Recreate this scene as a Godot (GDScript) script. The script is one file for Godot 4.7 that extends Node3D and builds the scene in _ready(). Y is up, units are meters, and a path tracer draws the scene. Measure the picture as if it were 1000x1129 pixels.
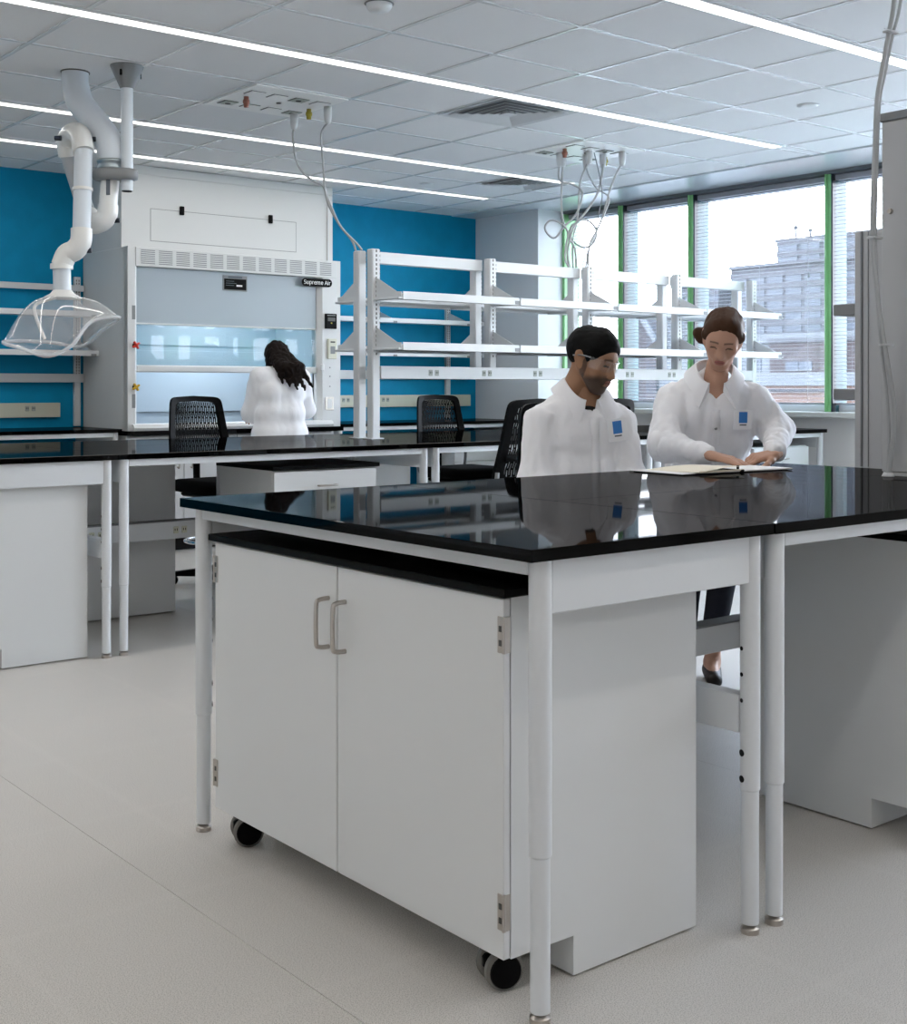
extends Node3D
# A teaching laboratory: black topped benches, a fume hood on a blue wall, a window wall with blinds, three people.
# World: camera at x = 0, z = 0; +x runs along the benches towards the window wall, -z towards the blue wall; metres.

var M := {}
var used := {}
var box_cache := {}
const CEIL := 2.835

func _ready() -> void:
	# ---------- camera ----------
	var cam := Camera3D.new()
	cam.name = "camera"
	cam.projection = Camera3D.PROJECTION_FRUSTUM
	cam.near = 0.05
	cam.far = 600.0
	cam.keep_aspect = Camera3D.KEEP_HEIGHT
	cam.size = 0.05 * 1129.0 / 1396.16
	cam.frustum_offset = Vector2(0, -0.05 * 138.5 / 1396.16)
	cam.position = Vector3(0, 1.22, 0)
	cam.rotation_degrees = Vector3(0, -38.9855, 0)
	add_child(cam)
	cam.current = true
	# ---------- sky ----------
	var env := Environment.new()
	env.background_mode = Environment.BG_SKY
	var sm := ProceduralSkyMaterial.new()
	sm.sky_top_color = Color(0.74, 0.82, 0.93)
	sm.sky_horizon_color = Color(0.95, 0.97, 1.0)
	sm.sky_curve = 0.25
	sm.ground_bottom_color = Color(0.42, 0.42, 0.42)
	sm.ground_horizon_color = Color(0.75, 0.77, 0.8)
	sm.energy_multiplier = SKY_ENERGY
	var sky := Sky.new()
	sky.sky_material = sm
	env.sky = sky
	env.tonemap_mode = Environment.TONE_MAPPER_LINEAR
	env.tonemap_exposure = EXPOSURE
	env.sdfgi_enabled = true
	env.ssao_enabled = true
	env.ssil_enabled = true
	var we := WorldEnvironment.new()
	we.name = "environment"
	we.environment = env
	add_child(we)
	# ---------- build ----------
	make_materials()
	build_room()
	build_ceiling()
	build_windows()
	build_outside()
	build_hood()
	build_rows()
	build_walls_furniture()
	build_chairs()
	build_ceiling_things()
	build_extractor()
	build_cords()
	build_bench_things()
	build_people()

const SKY_ENERGY := 14.5
const EXPOSURE := 1.22
const STRIP_LIGHT := 2.3

# ================= helpers =================
func numbered(called: String) -> String:
	if not used.has(called):
		used[called] = 0
		return called
	used[called] += 1
	return "%s_%03d" % [called, used[called]]

func tag(o: Node, label: String, category: String, group := "", kind := "") -> Node:
	if label: o.set_meta("label", label)
	if category: o.set_meta("category", category)
	if group: o.set_meta("group", group)
	if kind: o.set_meta("kind", kind)
	return o

func thing(called: String, label: String, category: String, at := Vector3.ZERO, turn := 0.0, group := "") -> Node3D:
	var o := Node3D.new()
	o.name = numbered(called)
	add_child(o)
	o.position = at
	o.rotation.y = turn
	tag(o, label, category, group)
	return o

func struct(called: String, label: String, mesh: Mesh = null, mat: Material = null, at := Vector3.ZERO) -> Node3D:
	var o: Node3D
	if mesh:
		o = MeshInstance3D.new()
		o.mesh = mesh
		o.material_override = mat
	else:
		o = Node3D.new()
	o.name = called
	o.position = at
	add_child(o)
	o.set_meta("kind", "structure")
	if label: o.set_meta("label", label)
	return o

func put(called: String, mesh: Mesh, mat: Material, parent: Node, at := Vector3.ZERO, rot := Vector3.ZERO) -> MeshInstance3D:
	var o := MeshInstance3D.new()
	o.name = called
	o.mesh = mesh
	o.material_override = mat
	o.position = at
	o.rotation = rot
	parent.add_child(o, true)
	return o

func copy_of(o: Node3D, label: String, at: Vector3, turn: float) -> Node3D:
	var base: String = String(o.name)
	var c: Node3D = o.duplicate()
	c.name = numbered(base)
	add_child(c)
	c.position = at
	c.rotation.y = turn
	c.set_meta("label", label)
	return c

# --- a mesh collector; faces are given counter-clockwise seen from outside ---
class MB:
	var st := SurfaceTool.new()
	func _init(smooth := false) -> void:
		st.begin(Mesh.PRIMITIVE_TRIANGLES)
		st.set_smooth_group(0 if smooth else -1)
	func smooth(on: bool) -> void:
		st.set_smooth_group(0 if on else -1)
	func tri(a: Vector3, b: Vector3, c: Vector3) -> void:
		st.add_vertex(a); st.add_vertex(c); st.add_vertex(b)
	func quad(a: Vector3, b: Vector3, c: Vector3, d: Vector3) -> void:
		tri(a, b, c); tri(a, c, d)
	# rows of points; ring = the columns close on themselves
	func grid(rows: Array, ring := false) -> void:
		for i in rows.size() - 1:
			var r0 = rows[i]
			var r1 = rows[i + 1]
			var n: int = r0.size()
			for j in (n if ring else n - 1):
				var k := (j + 1) % n
				quad(r0[j], r0[k], r1[k], r1[j])
	func fan(center: Vector3, loop: Array, flip := false) -> void:
		for j in loop.size():
			var k := (j + 1) % loop.size()
			if flip: tri(center, loop[k], loop[j])
			else: tri(center, loop[j], loop[k])
	func box(lo: Vector3, hi: Vector3) -> void:
		var a := [Vector3(lo.x, lo.y, hi.z), Vector3(hi.x, lo.y, hi.z), Vector3(hi.x, hi.y, hi.z), Vector3(lo.x, hi.y, hi.z), Vector3(lo.x, lo.y, lo.z), Vector3(hi.x, lo.y, lo.z), Vector3(hi.x, hi.y, lo.z), Vector3(lo.x, hi.y, lo.z)]
		quad(a[0], a[1], a[2], a[3]); quad(a[5], a[4], a[7], a[6]); quad(a[1], a[5], a[6], a[2])
		quad(a[4], a[0], a[3], a[7]); quad(a[3], a[2], a[6], a[7]); quad(a[4], a[5], a[1], a[0])
	func done() -> ArrayMesh:
		st.generate_normals()
		st.index()
		return st.commit()

# chamfered box about its centre, shared between boxes of one size
func bbox(size: Vector3, b := 0.002) -> ArrayMesh:
	var key := "%.4f_%.4f_%.4f_%.4f" % [size.x, size.y, size.z, b]
	if box_cache.has(key): return box_cache[key]
	b = minf(b, minf(size.x, minf(size.y, size.z)) * 0.45)
	var h := size * 0.5
	var m := MB.new()
	var p := func(sx: int, sy: int, sz: int, ax: int) -> Vector3:
		var v := Vector3(sx * (h.x - b), sy * (h.y - b), sz * (h.z - b))
		if ax == 0: v.x = sx * h.x
		elif ax == 1: v.y = sy * h.y
		else: v.z = sz * h.z
		return v
	for s: int in [1, -1]:
		# six faces
		var fx := [p.call(s, -s, -1, 0), p.call(s, s, -1, 0), p.call(s, s, 1, 0), p.call(s, -s, 1, 0)]
		m.quad(fx[0], fx[1], fx[2], fx[3])
		var fy := [p.call(-1, s, -s, 1), p.call(-1, s, s, 1), p.call(1, s, s, 1), p.call(1, s, -s, 1)]
		m.quad(fy[0], fy[1], fy[2], fy[3])
		var fz := [p.call(-s, -1, s, 2), p.call(s, -1, s, 2), p.call(s, 1, s, 2), p.call(-s, 1, s, 2)]
		m.quad(fz[0], fz[1], fz[2], fz[3])
	# twelve edges
	for s: int in [1, -1]:
		for t: int in [1, -1]:
			_face(m, [p.call(s, t, -1, 0), p.call(s, t, 1, 0), p.call(s, t, 1, 1), p.call(s, t, -1, 1)], Vector3(s, t, 0))
			_face(m, [p.call(s, -1, t, 0), p.call(s, 1, t, 0), p.call(s, 1, t, 2), p.call(s, -1, t, 2)], Vector3(s, 0, t))
			_face(m, [p.call(-1, s, t, 1), p.call(1, s, t, 1), p.call(1, s, t, 2), p.call(-1, s, t, 2)], Vector3(0, s, t))
			for u: int in [1, -1]:
				var a: Vector3 = p.call(s, t, u, 0)
				var c: Vector3 = p.call(s, t, u, 1)
				var d: Vector3 = p.call(s, t, u, 2)
				if (c - a).cross(d - a).dot(Vector3(s, t, u)) > 0: m.tri(a, c, d)
				else: m.tri(a, d, c)
	var mesh := m.done()
	box_cache[key] = mesh
	return mesh

func _face(m: MB, q: Array, outward: Vector3) -> void:
	var n: Vector3 = (q[1] - q[0]).cross(q[2] - q[0])
	if n.dot(outward) > 0: m.quad(q[0], q[1], q[2], q[3])
	else: m.quad(q[3], q[2], q[1], q[0])

# box between two corners, as a part
func bx(called: String, lo: Vector3, hi: Vector3, mat: Material, parent: Node, b := 0.002) -> MeshInstance3D:
	var a := Vector3(minf(lo.x, hi.x), minf(lo.y, hi.y), minf(lo.z, hi.z))
	var c := Vector3(maxf(lo.x, hi.x), maxf(lo.y, hi.y), maxf(lo.z, hi.z))
	return put(called, bbox(c - a, b), mat, parent, (a + c) * 0.5)

# lathe about y; profile of Vector2(radius, height) from bottom to top
func lathe(prof: Array, seg := 24, hard := false) -> ArrayMesh:
	var key := "l%s_%d_%s" % [str(prof), seg, hard]
	if box_cache.has(key): return box_cache[key]
	var m := MB.new(true)
	for i in prof.size() - 1:
		m.st.set_smooth_group(i % 32 if hard else 0)
		var r0 := []
		var r1 := []
		for j in seg:
			var a := -TAU * j / seg
			r0.append(Vector3(cos(a) * prof[i].x, prof[i].y, sin(a) * prof[i].x))
			r1.append(Vector3(cos(a) * prof[i + 1].x, prof[i + 1].y, sin(a) * prof[i + 1].x))
		for j in seg:
			var k := (j + 1) % seg
			if prof[i].x < 1e-6: m.tri(r0[j], r1[k], r1[j])
			elif prof[i + 1].x < 1e-6: m.tri(r0[j], r0[k], r1[j])
			else: m.quad(r0[j], r0[k], r1[k], r1[j])
	var mesh := m.done()
	box_cache[key] = mesh
	return mesh

# a cylinder or cone with closed ends from a to b
func rod(called: String, a: Vector3, b: Vector3, r: float, mat: Material, parent: Node, r2 := -1.0, seg := 20) -> MeshInstance3D:
	if r2 < 0: r2 = r
	var L := (b - a).length()
	var o := put(called, lathe([Vector2(0, 0), Vector2(r, 0), Vector2(r2, L), Vector2(0, L)], seg, true), mat, parent, a)
	var y := (b - a) / L
	var x := y.cross(Vector3(0.31, 0.2, 0.93)).normalized()
	o.basis = Basis(x, y, x.cross(y))
	return o

# smooth curve through points
func smooth_path(pts: Array, per := 8) -> Array:
	var out := []
	for i in pts.size() - 1:
		var p0: Vector3 = pts[maxi(i - 1, 0)]
		var p1: Vector3 = pts[i]
		var p2: Vector3 = pts[i + 1]
		var p3: Vector3 = pts[mini(i + 2, pts.size() - 1)]
		for j in per:
			out.append(p1.cubic_interpolate(p2, p0, p3, float(j) / per))
	out.append(pts[-1])
	return out

# swept tube; radii one number or one per point
func tube_mesh(path: Array, radius, seg := 14, caps := true) -> ArrayMesh:
	var m := MB.new(true)
	var rows := []
	var up := Vector3.UP
	var t0: Vector3 = (path[1] - path[0]).normalized()
	if absf(t0.dot(up)) > 0.9: up = Vector3.RIGHT
	var x := t0.cross(up).normalized()
	for i in path.size():
		var t: Vector3 = (path[mini(i + 1, path.size() - 1)] - path[maxi(i - 1, 0)]).normalized()
		x = (x - t * x.dot(t)).normalized()
		var y := t.cross(x)
		var r: float = radius[i] if radius is Array else radius
		var ring := []
		for j in seg:
			var a := TAU * j / seg
			ring.append(path[i] + (x * cos(a) + y * sin(a)) * r)
		rows.append(ring)
	m.grid(rows, true)
	if caps:
		m.smooth(false)
		m.fan(path[0], rows[0], true)
		m.fan(path[-1], rows[-1])
	return m.done()

# outline (Vector2, counter-clockwise) drawn up into a prism; origin and the two axes of the outline, third axis = depth
func prism(poly: Array, o: Vector3, ax: Vector3, ay: Vector3, depth: float, m: MB = null) -> ArrayMesh:
	var own := m == null
	if own: m = MB.new()
	var n := ax.cross(ay).normalized()
	var f := []
	var bk := []
	for p: Vector2 in poly:
		f.append(o + ax * p.x + ay * p.y + n * depth * 0.5)
		bk.append(o + ax * p.x + ay * p.y - n * depth * 0.5)
	var tris := Geometry2D.triangulate_polygon(PackedVector2Array(poly))
	for i in range(0, tris.size(), 3):
		var a := tris[i]
		var b := tris[i + 1]
		var c := tris[i + 2]
		var pa: Vector2 = poly[a]
		var pb: Vector2 = poly[b]
		var pc: Vector2 = poly[c]
		if (pb - pa).cross(pc - pa) < 0:
			var s := b
			b = c
			c = s
		m.tri(f[a], f[b], f[c])
		m.tri(bk[a], bk[c], bk[b])
	for i in poly.size():
		var k := (i + 1) % poly.size()
		m.quad(bk[i], bk[k], f[k], f[i])
	return m.done() if own else null

func rounded_rect(w: float, h: float, r: float, seg := 4) -> Array:
	var out := []
	for q in 4:
		var cx := (w * 0.5 - r) * (1 if q == 0 or q == 3 else -1)
		var cy := (h * 0.5 - r) * (1 if q < 2 else -1)
		for i in seg + 1:
			var a := PI * 0.5 * (q + float(i) / seg)
			out.append(Vector2(cx + cos(a) * r, cy + sin(a) * r))
	return out

func text_mesh(txt: String, size: float, depth := 0.0015) -> TextMesh:
	var t := TextMesh.new()
	t.text = txt
	var f := SystemFont.new()
	f.font_names = PackedStringArray(["Droid Sans"])
	f.font_italic = true
	t.font = f
	t.font_size = 64
	t.pixel_size = size / 64.0
	t.depth = depth
	return t

# ================= materials =================
func mat(called: String, c: Color, rough := 0.5, metal := 0.0) -> StandardMaterial3D:
	var m := StandardMaterial3D.new()
	m.resource_name = called
	m.albedo_color = c
	m.roughness = rough
	m.metallic = metal
	M[called] = m
	return m

func noise_tex(freq: float, c0: Color, c1: Color, size := 512, typ := FastNoiseLite.TYPE_SIMPLEX_SMOOTH, oct := 4, lo := 0.3, hi := 0.7, sd := 3) -> NoiseTexture2D:
	var n := FastNoiseLite.new()
	n.noise_type = typ
	n.frequency = freq
	n.fractal_octaves = oct
	n.seed = sd
	var t := NoiseTexture2D.new()
	t.width = size
	t.height = size
	t.seamless = true
	t.noise = n
	var g := Gradient.new()
	g.offsets = PackedFloat32Array([lo, hi])
	g.colors = PackedColorArray([c0, c1])
	t.color_ramp = g
	return t

func tri_tex(m: StandardMaterial3D, t: Texture2D, scale: float) -> void:
	m.albedo_texture = t
	m.uv1_triplanar = true
	m.uv1_world_triplanar = true
	m.uv1_scale = Vector3.ONE * scale

func make_materials() -> void:
	var f := mat("floor_vinyl", Color(1, 1, 1), 0.42)
	tri_tex(f, noise_tex(0.16, Color(0.66, 0.645, 0.625), Color(0.84, 0.825, 0.805), 1024, FastNoiseLite.TYPE_SIMPLEX_SMOOTH, 3, 0.22, 0.52), 1.6)
	f.metallic_specular = 0.45
	mat("floor_gap", Color(0.69, 0.675, 0.655), 0.8)
	mat("white_paint", Color(0.93, 0.93, 0.93), 0.6)
	mat("grey_paint", Color(0.88, 0.895, 0.91), 0.55)
	var b := mat("blue_paint", Color(0.0, 0.575, 0.755), 0.6)
	b.metallic_specular = 0.3
	tri_tex(b, noise_tex(0.02, Color(0.97, 0.97, 0.97), Color(1, 1, 1), 256), 0.8)
	var ct := mat("ceiling_tile", Color(1, 1, 1), 0.9)
	tri_tex(ct, noise_tex(0.35, Color(0.91, 0.915, 0.92), Color(0.95, 0.955, 0.96), 512, FastNoiseLite.TYPE_SIMPLEX, 3), 3.0)
	mat("ceiling_grid", Color(0.90, 0.91, 0.92), 0.5)
	mat("grid_metal", Color(0.90, 0.91, 0.92), 0.22)
	mat("soffit_paint", Color(0.86, 0.89, 0.91), 0.22)
	mat("laminate", Color(0.87, 0.875, 0.875), 0.42)
	mat("enamel", Color(0.85, 0.86, 0.87), 0.36)
	mat("hood_steel", Color(0.835, 0.84, 0.84), 0.38)
	mat("hood_sash_panel", Color(0.635, 0.68, 0.715), 0.3)
	mat("hood_liner", Color(0.74, 0.80, 0.85), 0.45)
	var ep := mat("epoxy_top", Color(0.012, 0.012, 0.015), 0.5)
	ep.specular_mode = BaseMaterial3D.SPECULAR_DISABLED
	ep.clearcoat_enabled = true
	ep.clearcoat = 0.30
	ep.clearcoat_roughness = 0.03
	mat("black_top", Color(0.02, 0.02, 0.022), 0.4)
	mat("black_plastic", Color(0.025, 0.025, 0.03), 0.45)
	mat("black_fabric", Color(0.02, 0.022, 0.028), 0.9)
	for bk in ["black_top", "black_plastic", "black_fabric"]: M[bk].metallic_specular = 0.2
	mat("dark_gap", Color(0.05, 0.05, 0.055), 0.8)
	mat("brushed_steel", Color(0.74, 0.715, 0.69), 0.32, 1.0)
	mat("chrome", Color(0.85, 0.86, 0.88), 0.12, 1.0)
	mat("galvanised", Color(0.62, 0.66, 0.68), 0.3, 0.9)
	mat("duct_grey", Color(0.66, 0.68, 0.70), 0.35)
	mat("panel_white", Color(0.975, 0.975, 0.97), 0.36)
	mat("grey_plastic", Color(0.52, 0.53, 0.54), 0.5)
	mat("tyre_grey", Color(0.45, 0.44, 0.42), 0.7)
	mat("duct_white", Color(0.82, 0.85, 0.88), 0.35)
	mat("joint_white", Color(0.90, 0.90, 0.89), 0.3)
	mat("knob_blue", Color(0.05, 0.10, 0.16), 0.35)
	mat("beige", Color(0.82, 0.82, 0.75), 0.5)
	mat("outlet_face", Color(0.66, 0.68, 0.655), 0.5)
	mat("outlet_dark", Color(0.30, 0.30, 0.29), 0.5)
	mat("valve_red", Color(0.80, 0.16, 0.06), 0.4)
	mat("valve_yellow", Color(0.82, 0.66, 0.05), 0.4)
	mat("cord_grey", Color(0.72, 0.73, 0.74), 0.5)
	mat("cord_thin", Color(0.50, 0.52, 0.54), 0.5)
	mat("green_frame", Color(0.55, 0.80, 0.55), 0.35)
	mat("teal_frame", Color(0.13, 0.27, 0.29), 0.25)
	mat("head_grey", Color(0.40, 0.43, 0.45), 0.5)
	mat("track_dark", Color(0.10, 0.13, 0.18), 0.3)
	mat("sill_white", Color(0.84, 0.85, 0.84), 0.4)
	mat("slat_white", Color(0.64, 0.65, 0.68), 0.5)
	var g := mat("window_glass", Color(0.93, 0.97, 0.96, 0.06), 0.0)
	g.transparency = BaseMaterial3D.TRANSPARENCY_ALPHA
	var hs := mat("sash_glass", Color(0.52, 0.68, 0.74, 0.42), 0.02)
	hs.transparency = BaseMaterial3D.TRANSPARENCY_ALPHA
	hs.metallic_specular = 0.32
	var al := mat("acrylic_lip", Color(0.97, 0.98, 0.99, 0.35), 0.04)
	al.transparency = BaseMaterial3D.TRANSPARENCY_ALPHA
	var ac := mat("clear_acrylic", Color(0.97, 0.98, 0.99, 0.10), 0.03)
	ac.transparency = BaseMaterial3D.TRANSPARENCY_ALPHA
	var gl := mat("clear_lens", Color(0.95, 0.97, 1.0, 0.035), 0.03)
	gl.transparency = BaseMaterial3D.TRANSPARENCY_ALPHA
	var em := mat("strip_glow", Color(1, 1, 1), 0.5)
	em.emission_enabled = true
	em.emission = Color(1.0, 0.98, 0.95)
	em.emission_energy_multiplier = 2.2
	var he := mat("hood_lamp_glow", Color(1, 1, 1), 0.5)
	he.emission_enabled = true
	he.emission = Color(0.9, 0.96, 1.0)
	he.emission_energy_multiplier = 2.0
	mat("paper_white", Color(0.97, 0.97, 0.97), 0.8)
	mat("paper_cream", Color(0.95, 0.92, 0.85), 0.8)
	mat("binder_dark", Color(0.06, 0.06, 0.07), 0.5)
	mat("blue_print", Color(0.22, 0.50, 0.80), 0.6)
	mat("ink_grey", Color(0.35, 0.38, 0.42), 0.6)
	mat("copper", Color(0.62, 0.42, 0.36), 0.35, 0.6)
	mat("brass", Color(0.62, 0.58, 0.22), 0.35, 0.5)
	var coat := mat("coat_cotton", Color(0.96, 0.96, 0.975), 0.85)
	coat.rim_enabled = true
	coat.rim = 0.15
	mat("jeans", Color(0.07, 0.085, 0.14), 0.9)
	mat("dark_cloth", Color(0.04, 0.04, 0.05), 0.9)
	mat("shoe_leather", Color(0.09, 0.06, 0.05), 0.5)
	mat("hair_black", Color(0.022, 0.024, 0.032), 0.6)
	mat("hair_brown", Color(0.27, 0.18, 0.125), 0.55)
	mat("hair_dark", Color(0.085, 0.055, 0.045), 0.6)
	for hk in ["hair_black", "hair_brown", "hair_dark"]: M[hk].metallic_specular = 0.25
	mat("enclosure_grey", Color(0.76, 0.765, 0.775), 0.45)
	var sk := mat("skin", Color(1, 1, 1), 0.5)
	sk.vertex_color_use_as_albedo = true
	# outside
	mat("tower_grey", Color(0.105, 0.095, 0.12), 0.8)
	mat("tower_band", Color(0.16, 0.155, 0.175), 0.7)
	mat("far_glass", Color(0.125, 0.16, 0.21), 0.45)
	mat("far_white", Color(0.26, 0.27, 0.28), 0.7)
	mat("gable_mauve", Color(0.12, 0.085, 0.095), 0.85)
	var br := mat("far_brick", Color(1, 1, 1), 0.9)
	tri_tex(br, noise_tex(0.2, Color(0.12, 0.065, 0.062), Color(0.16, 0.095, 0.09), 256), 0.4)
	var ob := mat("orange_brick", Color(1, 1, 1), 0.9)
	tri_tex(ob, noise_tex(0.25, Color(0.26, 0.145, 0.09), Color(0.36, 0.28, 0.23), 256), 0.5)
	mat("pale_concrete", Color(0.62, 0.62, 0.61), 0.9)

# ================= the room =================
const X0 := -3.0
const X1 := 8.1
const Z0 := -9.3
const Z1 := 3.5

func solid(lo: Vector3, hi: Vector3) -> ArrayMesh:
	var m := MB.new()
	m.box(lo, hi)
	return m.done()

func build_room() -> void:
	var fl := struct("floor", "pale grey speckled sheet vinyl floor with fine welded seams", solid(Vector3(X0, -0.15, Z0), Vector3(X1, -0.003, Z1)), M.floor_gap)
	var seams := [X0, -2.27, -0.44, 1.393, 3.22, 5.05, 6.88, X1]
	for i in seams.size() - 1:
		bx("vinyl_sheet", Vector3(seams[i] + 0.0006, -0.003, Z0), Vector3(seams[i + 1] - 0.0006, 0, Z1), M.floor_vinyl, fl, 0.0004)
	struct("wall_back", "blue painted wall behind the fume hood", solid(Vector3(X0, 0, Z0 - 0.15), Vector3(X1 + 0.3, 3.0, Z0)), M.blue_paint)
	struct("wall_left", "white wall on the far side of the room", solid(Vector3(X0 - 0.15, 0, Z0 - 0.15), Vector3(X0, 3.0, Z1 + 0.15)), M.white_paint)
	struct("wall_front", "white wall closing the room", solid(Vector3(X0, 0, Z1), Vector3(X1 + 0.3, 3.0, Z1 + 0.15)), M.white_paint)
	# grey corner pier between blue wall and windows
	struct("wall_pier", "pale grey corner pier between the blue wall and the windows", solid(Vector3(7.80, 0, Z0), Vector3(X1 + 0.3, 3.0, -8.42)), M.grey_paint)

func build_ceiling() -> void:
	var ce := struct("ceiling", "suspended ceiling of square white acoustic tiles", solid(Vector3(X0, CEIL + 0.008, Z0), Vector3(X1 + 0.3, 3.0, Z1)), M.ceiling_grid)
	# tile rows between light strips (z) and columns (x)
	var rows := [[-2.22, -2.83], [-2.83, -3.43], [-3.55, -4.05], [-4.05, -4.66], [-4.66, -5.19], [-5.29, -5.88], [-5.88, -6.49], [-6.49, -7.15], [-7.25, -7.71], [-7.71, -8.20], [-8.30, -8.90], [-8.90, -9.30]]
	var cols := []
	var x := 4.02 - 0.61 * 5
	while x < 7.0:
		cols.append([x, x + 0.61])
		x += 0.61
	cols.append([7.07, 7.50])
	var holes := {}
	for r in rows:
		for c in cols:
			if r[0] == -5.88 and (absf(c[0] - 3.41) < 0.02 or absf(c[0] - 5.85) < 0.02): continue   # service panels
			if r[0] == -5.29 and absf(c[0] - 4.63) < 0.02: continue                              # diffuser
			if r[0] == -7.25 and absf(c[0] - 6.46) < 0.02: continue
			bx("ceiling_tile", Vector3(c[0] + 0.006, CEIL - 0.001, r[1] + 0.006), Vector3(c[1] - 0.006, CEIL + 0.008, r[0] - 0.006), M.ceiling_tile, ce, 0.002)
	# exposed tee bars of the grid
	for r in rows:
		for c in cols:
			bx("grid_bar", Vector3(c[0] - 0.012, CEIL - 0.005, r[1] + 0.012), Vector3(c[0] + 0.012, CEIL + 0.004, r[0] - 0.012), M.grid_metal, ce, 0.001)
		for z in [r[0], r[1]]:
			if z == r[1] and rows.any(func(q): return q[0] == z): continue
			bx("grid_bar", Vector3(0.97, CEIL - 0.005, z - 0.012), Vector3(7.5, CEIL + 0.004, z + 0.012), M.grid_metal, ce, 0.001)
	for zz in [-3.49, -5.24, -7.20, -8.25]:
		bx("ceiling_tile", Vector3(7.08, CEIL - 0.003, zz - 0.045), Vector3(7.49, CEIL + 0.008, zz + 0.045), M.ceiling_tile, ce, 0.003)
	# the plain part of the ceiling behind the viewer and the far end
	bx("ceiling_field", Vector3(X0, CEIL - 0.004, -2.21), Vector3(7.49, CEIL + 0.008, Z1), M.ceiling_tile, ce)
	bx("ceiling_field", Vector3(X0, CEIL - 0.004, Z0), Vector3(0.96, CEIL + 0.008, -2.22), M.ceiling_tile, ce)
	var so := struct("ceiling_soffit", "smooth glossy white soffit along the window wall", solid(Vector3(7.505, CEIL - 0.012, -9.3), Vector3(X1 + 0.05, CEIL + 0.008, Z1)), M.soffit_paint)

# mullion positions along the window wall
const MULL := [-8.42, -7.69, -6.90, -5.58, -4.79, -3.47, -2.68, -1.36, -0.57, 0.75]
const SILL := 1.03
const HEAD := 2.80

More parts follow.
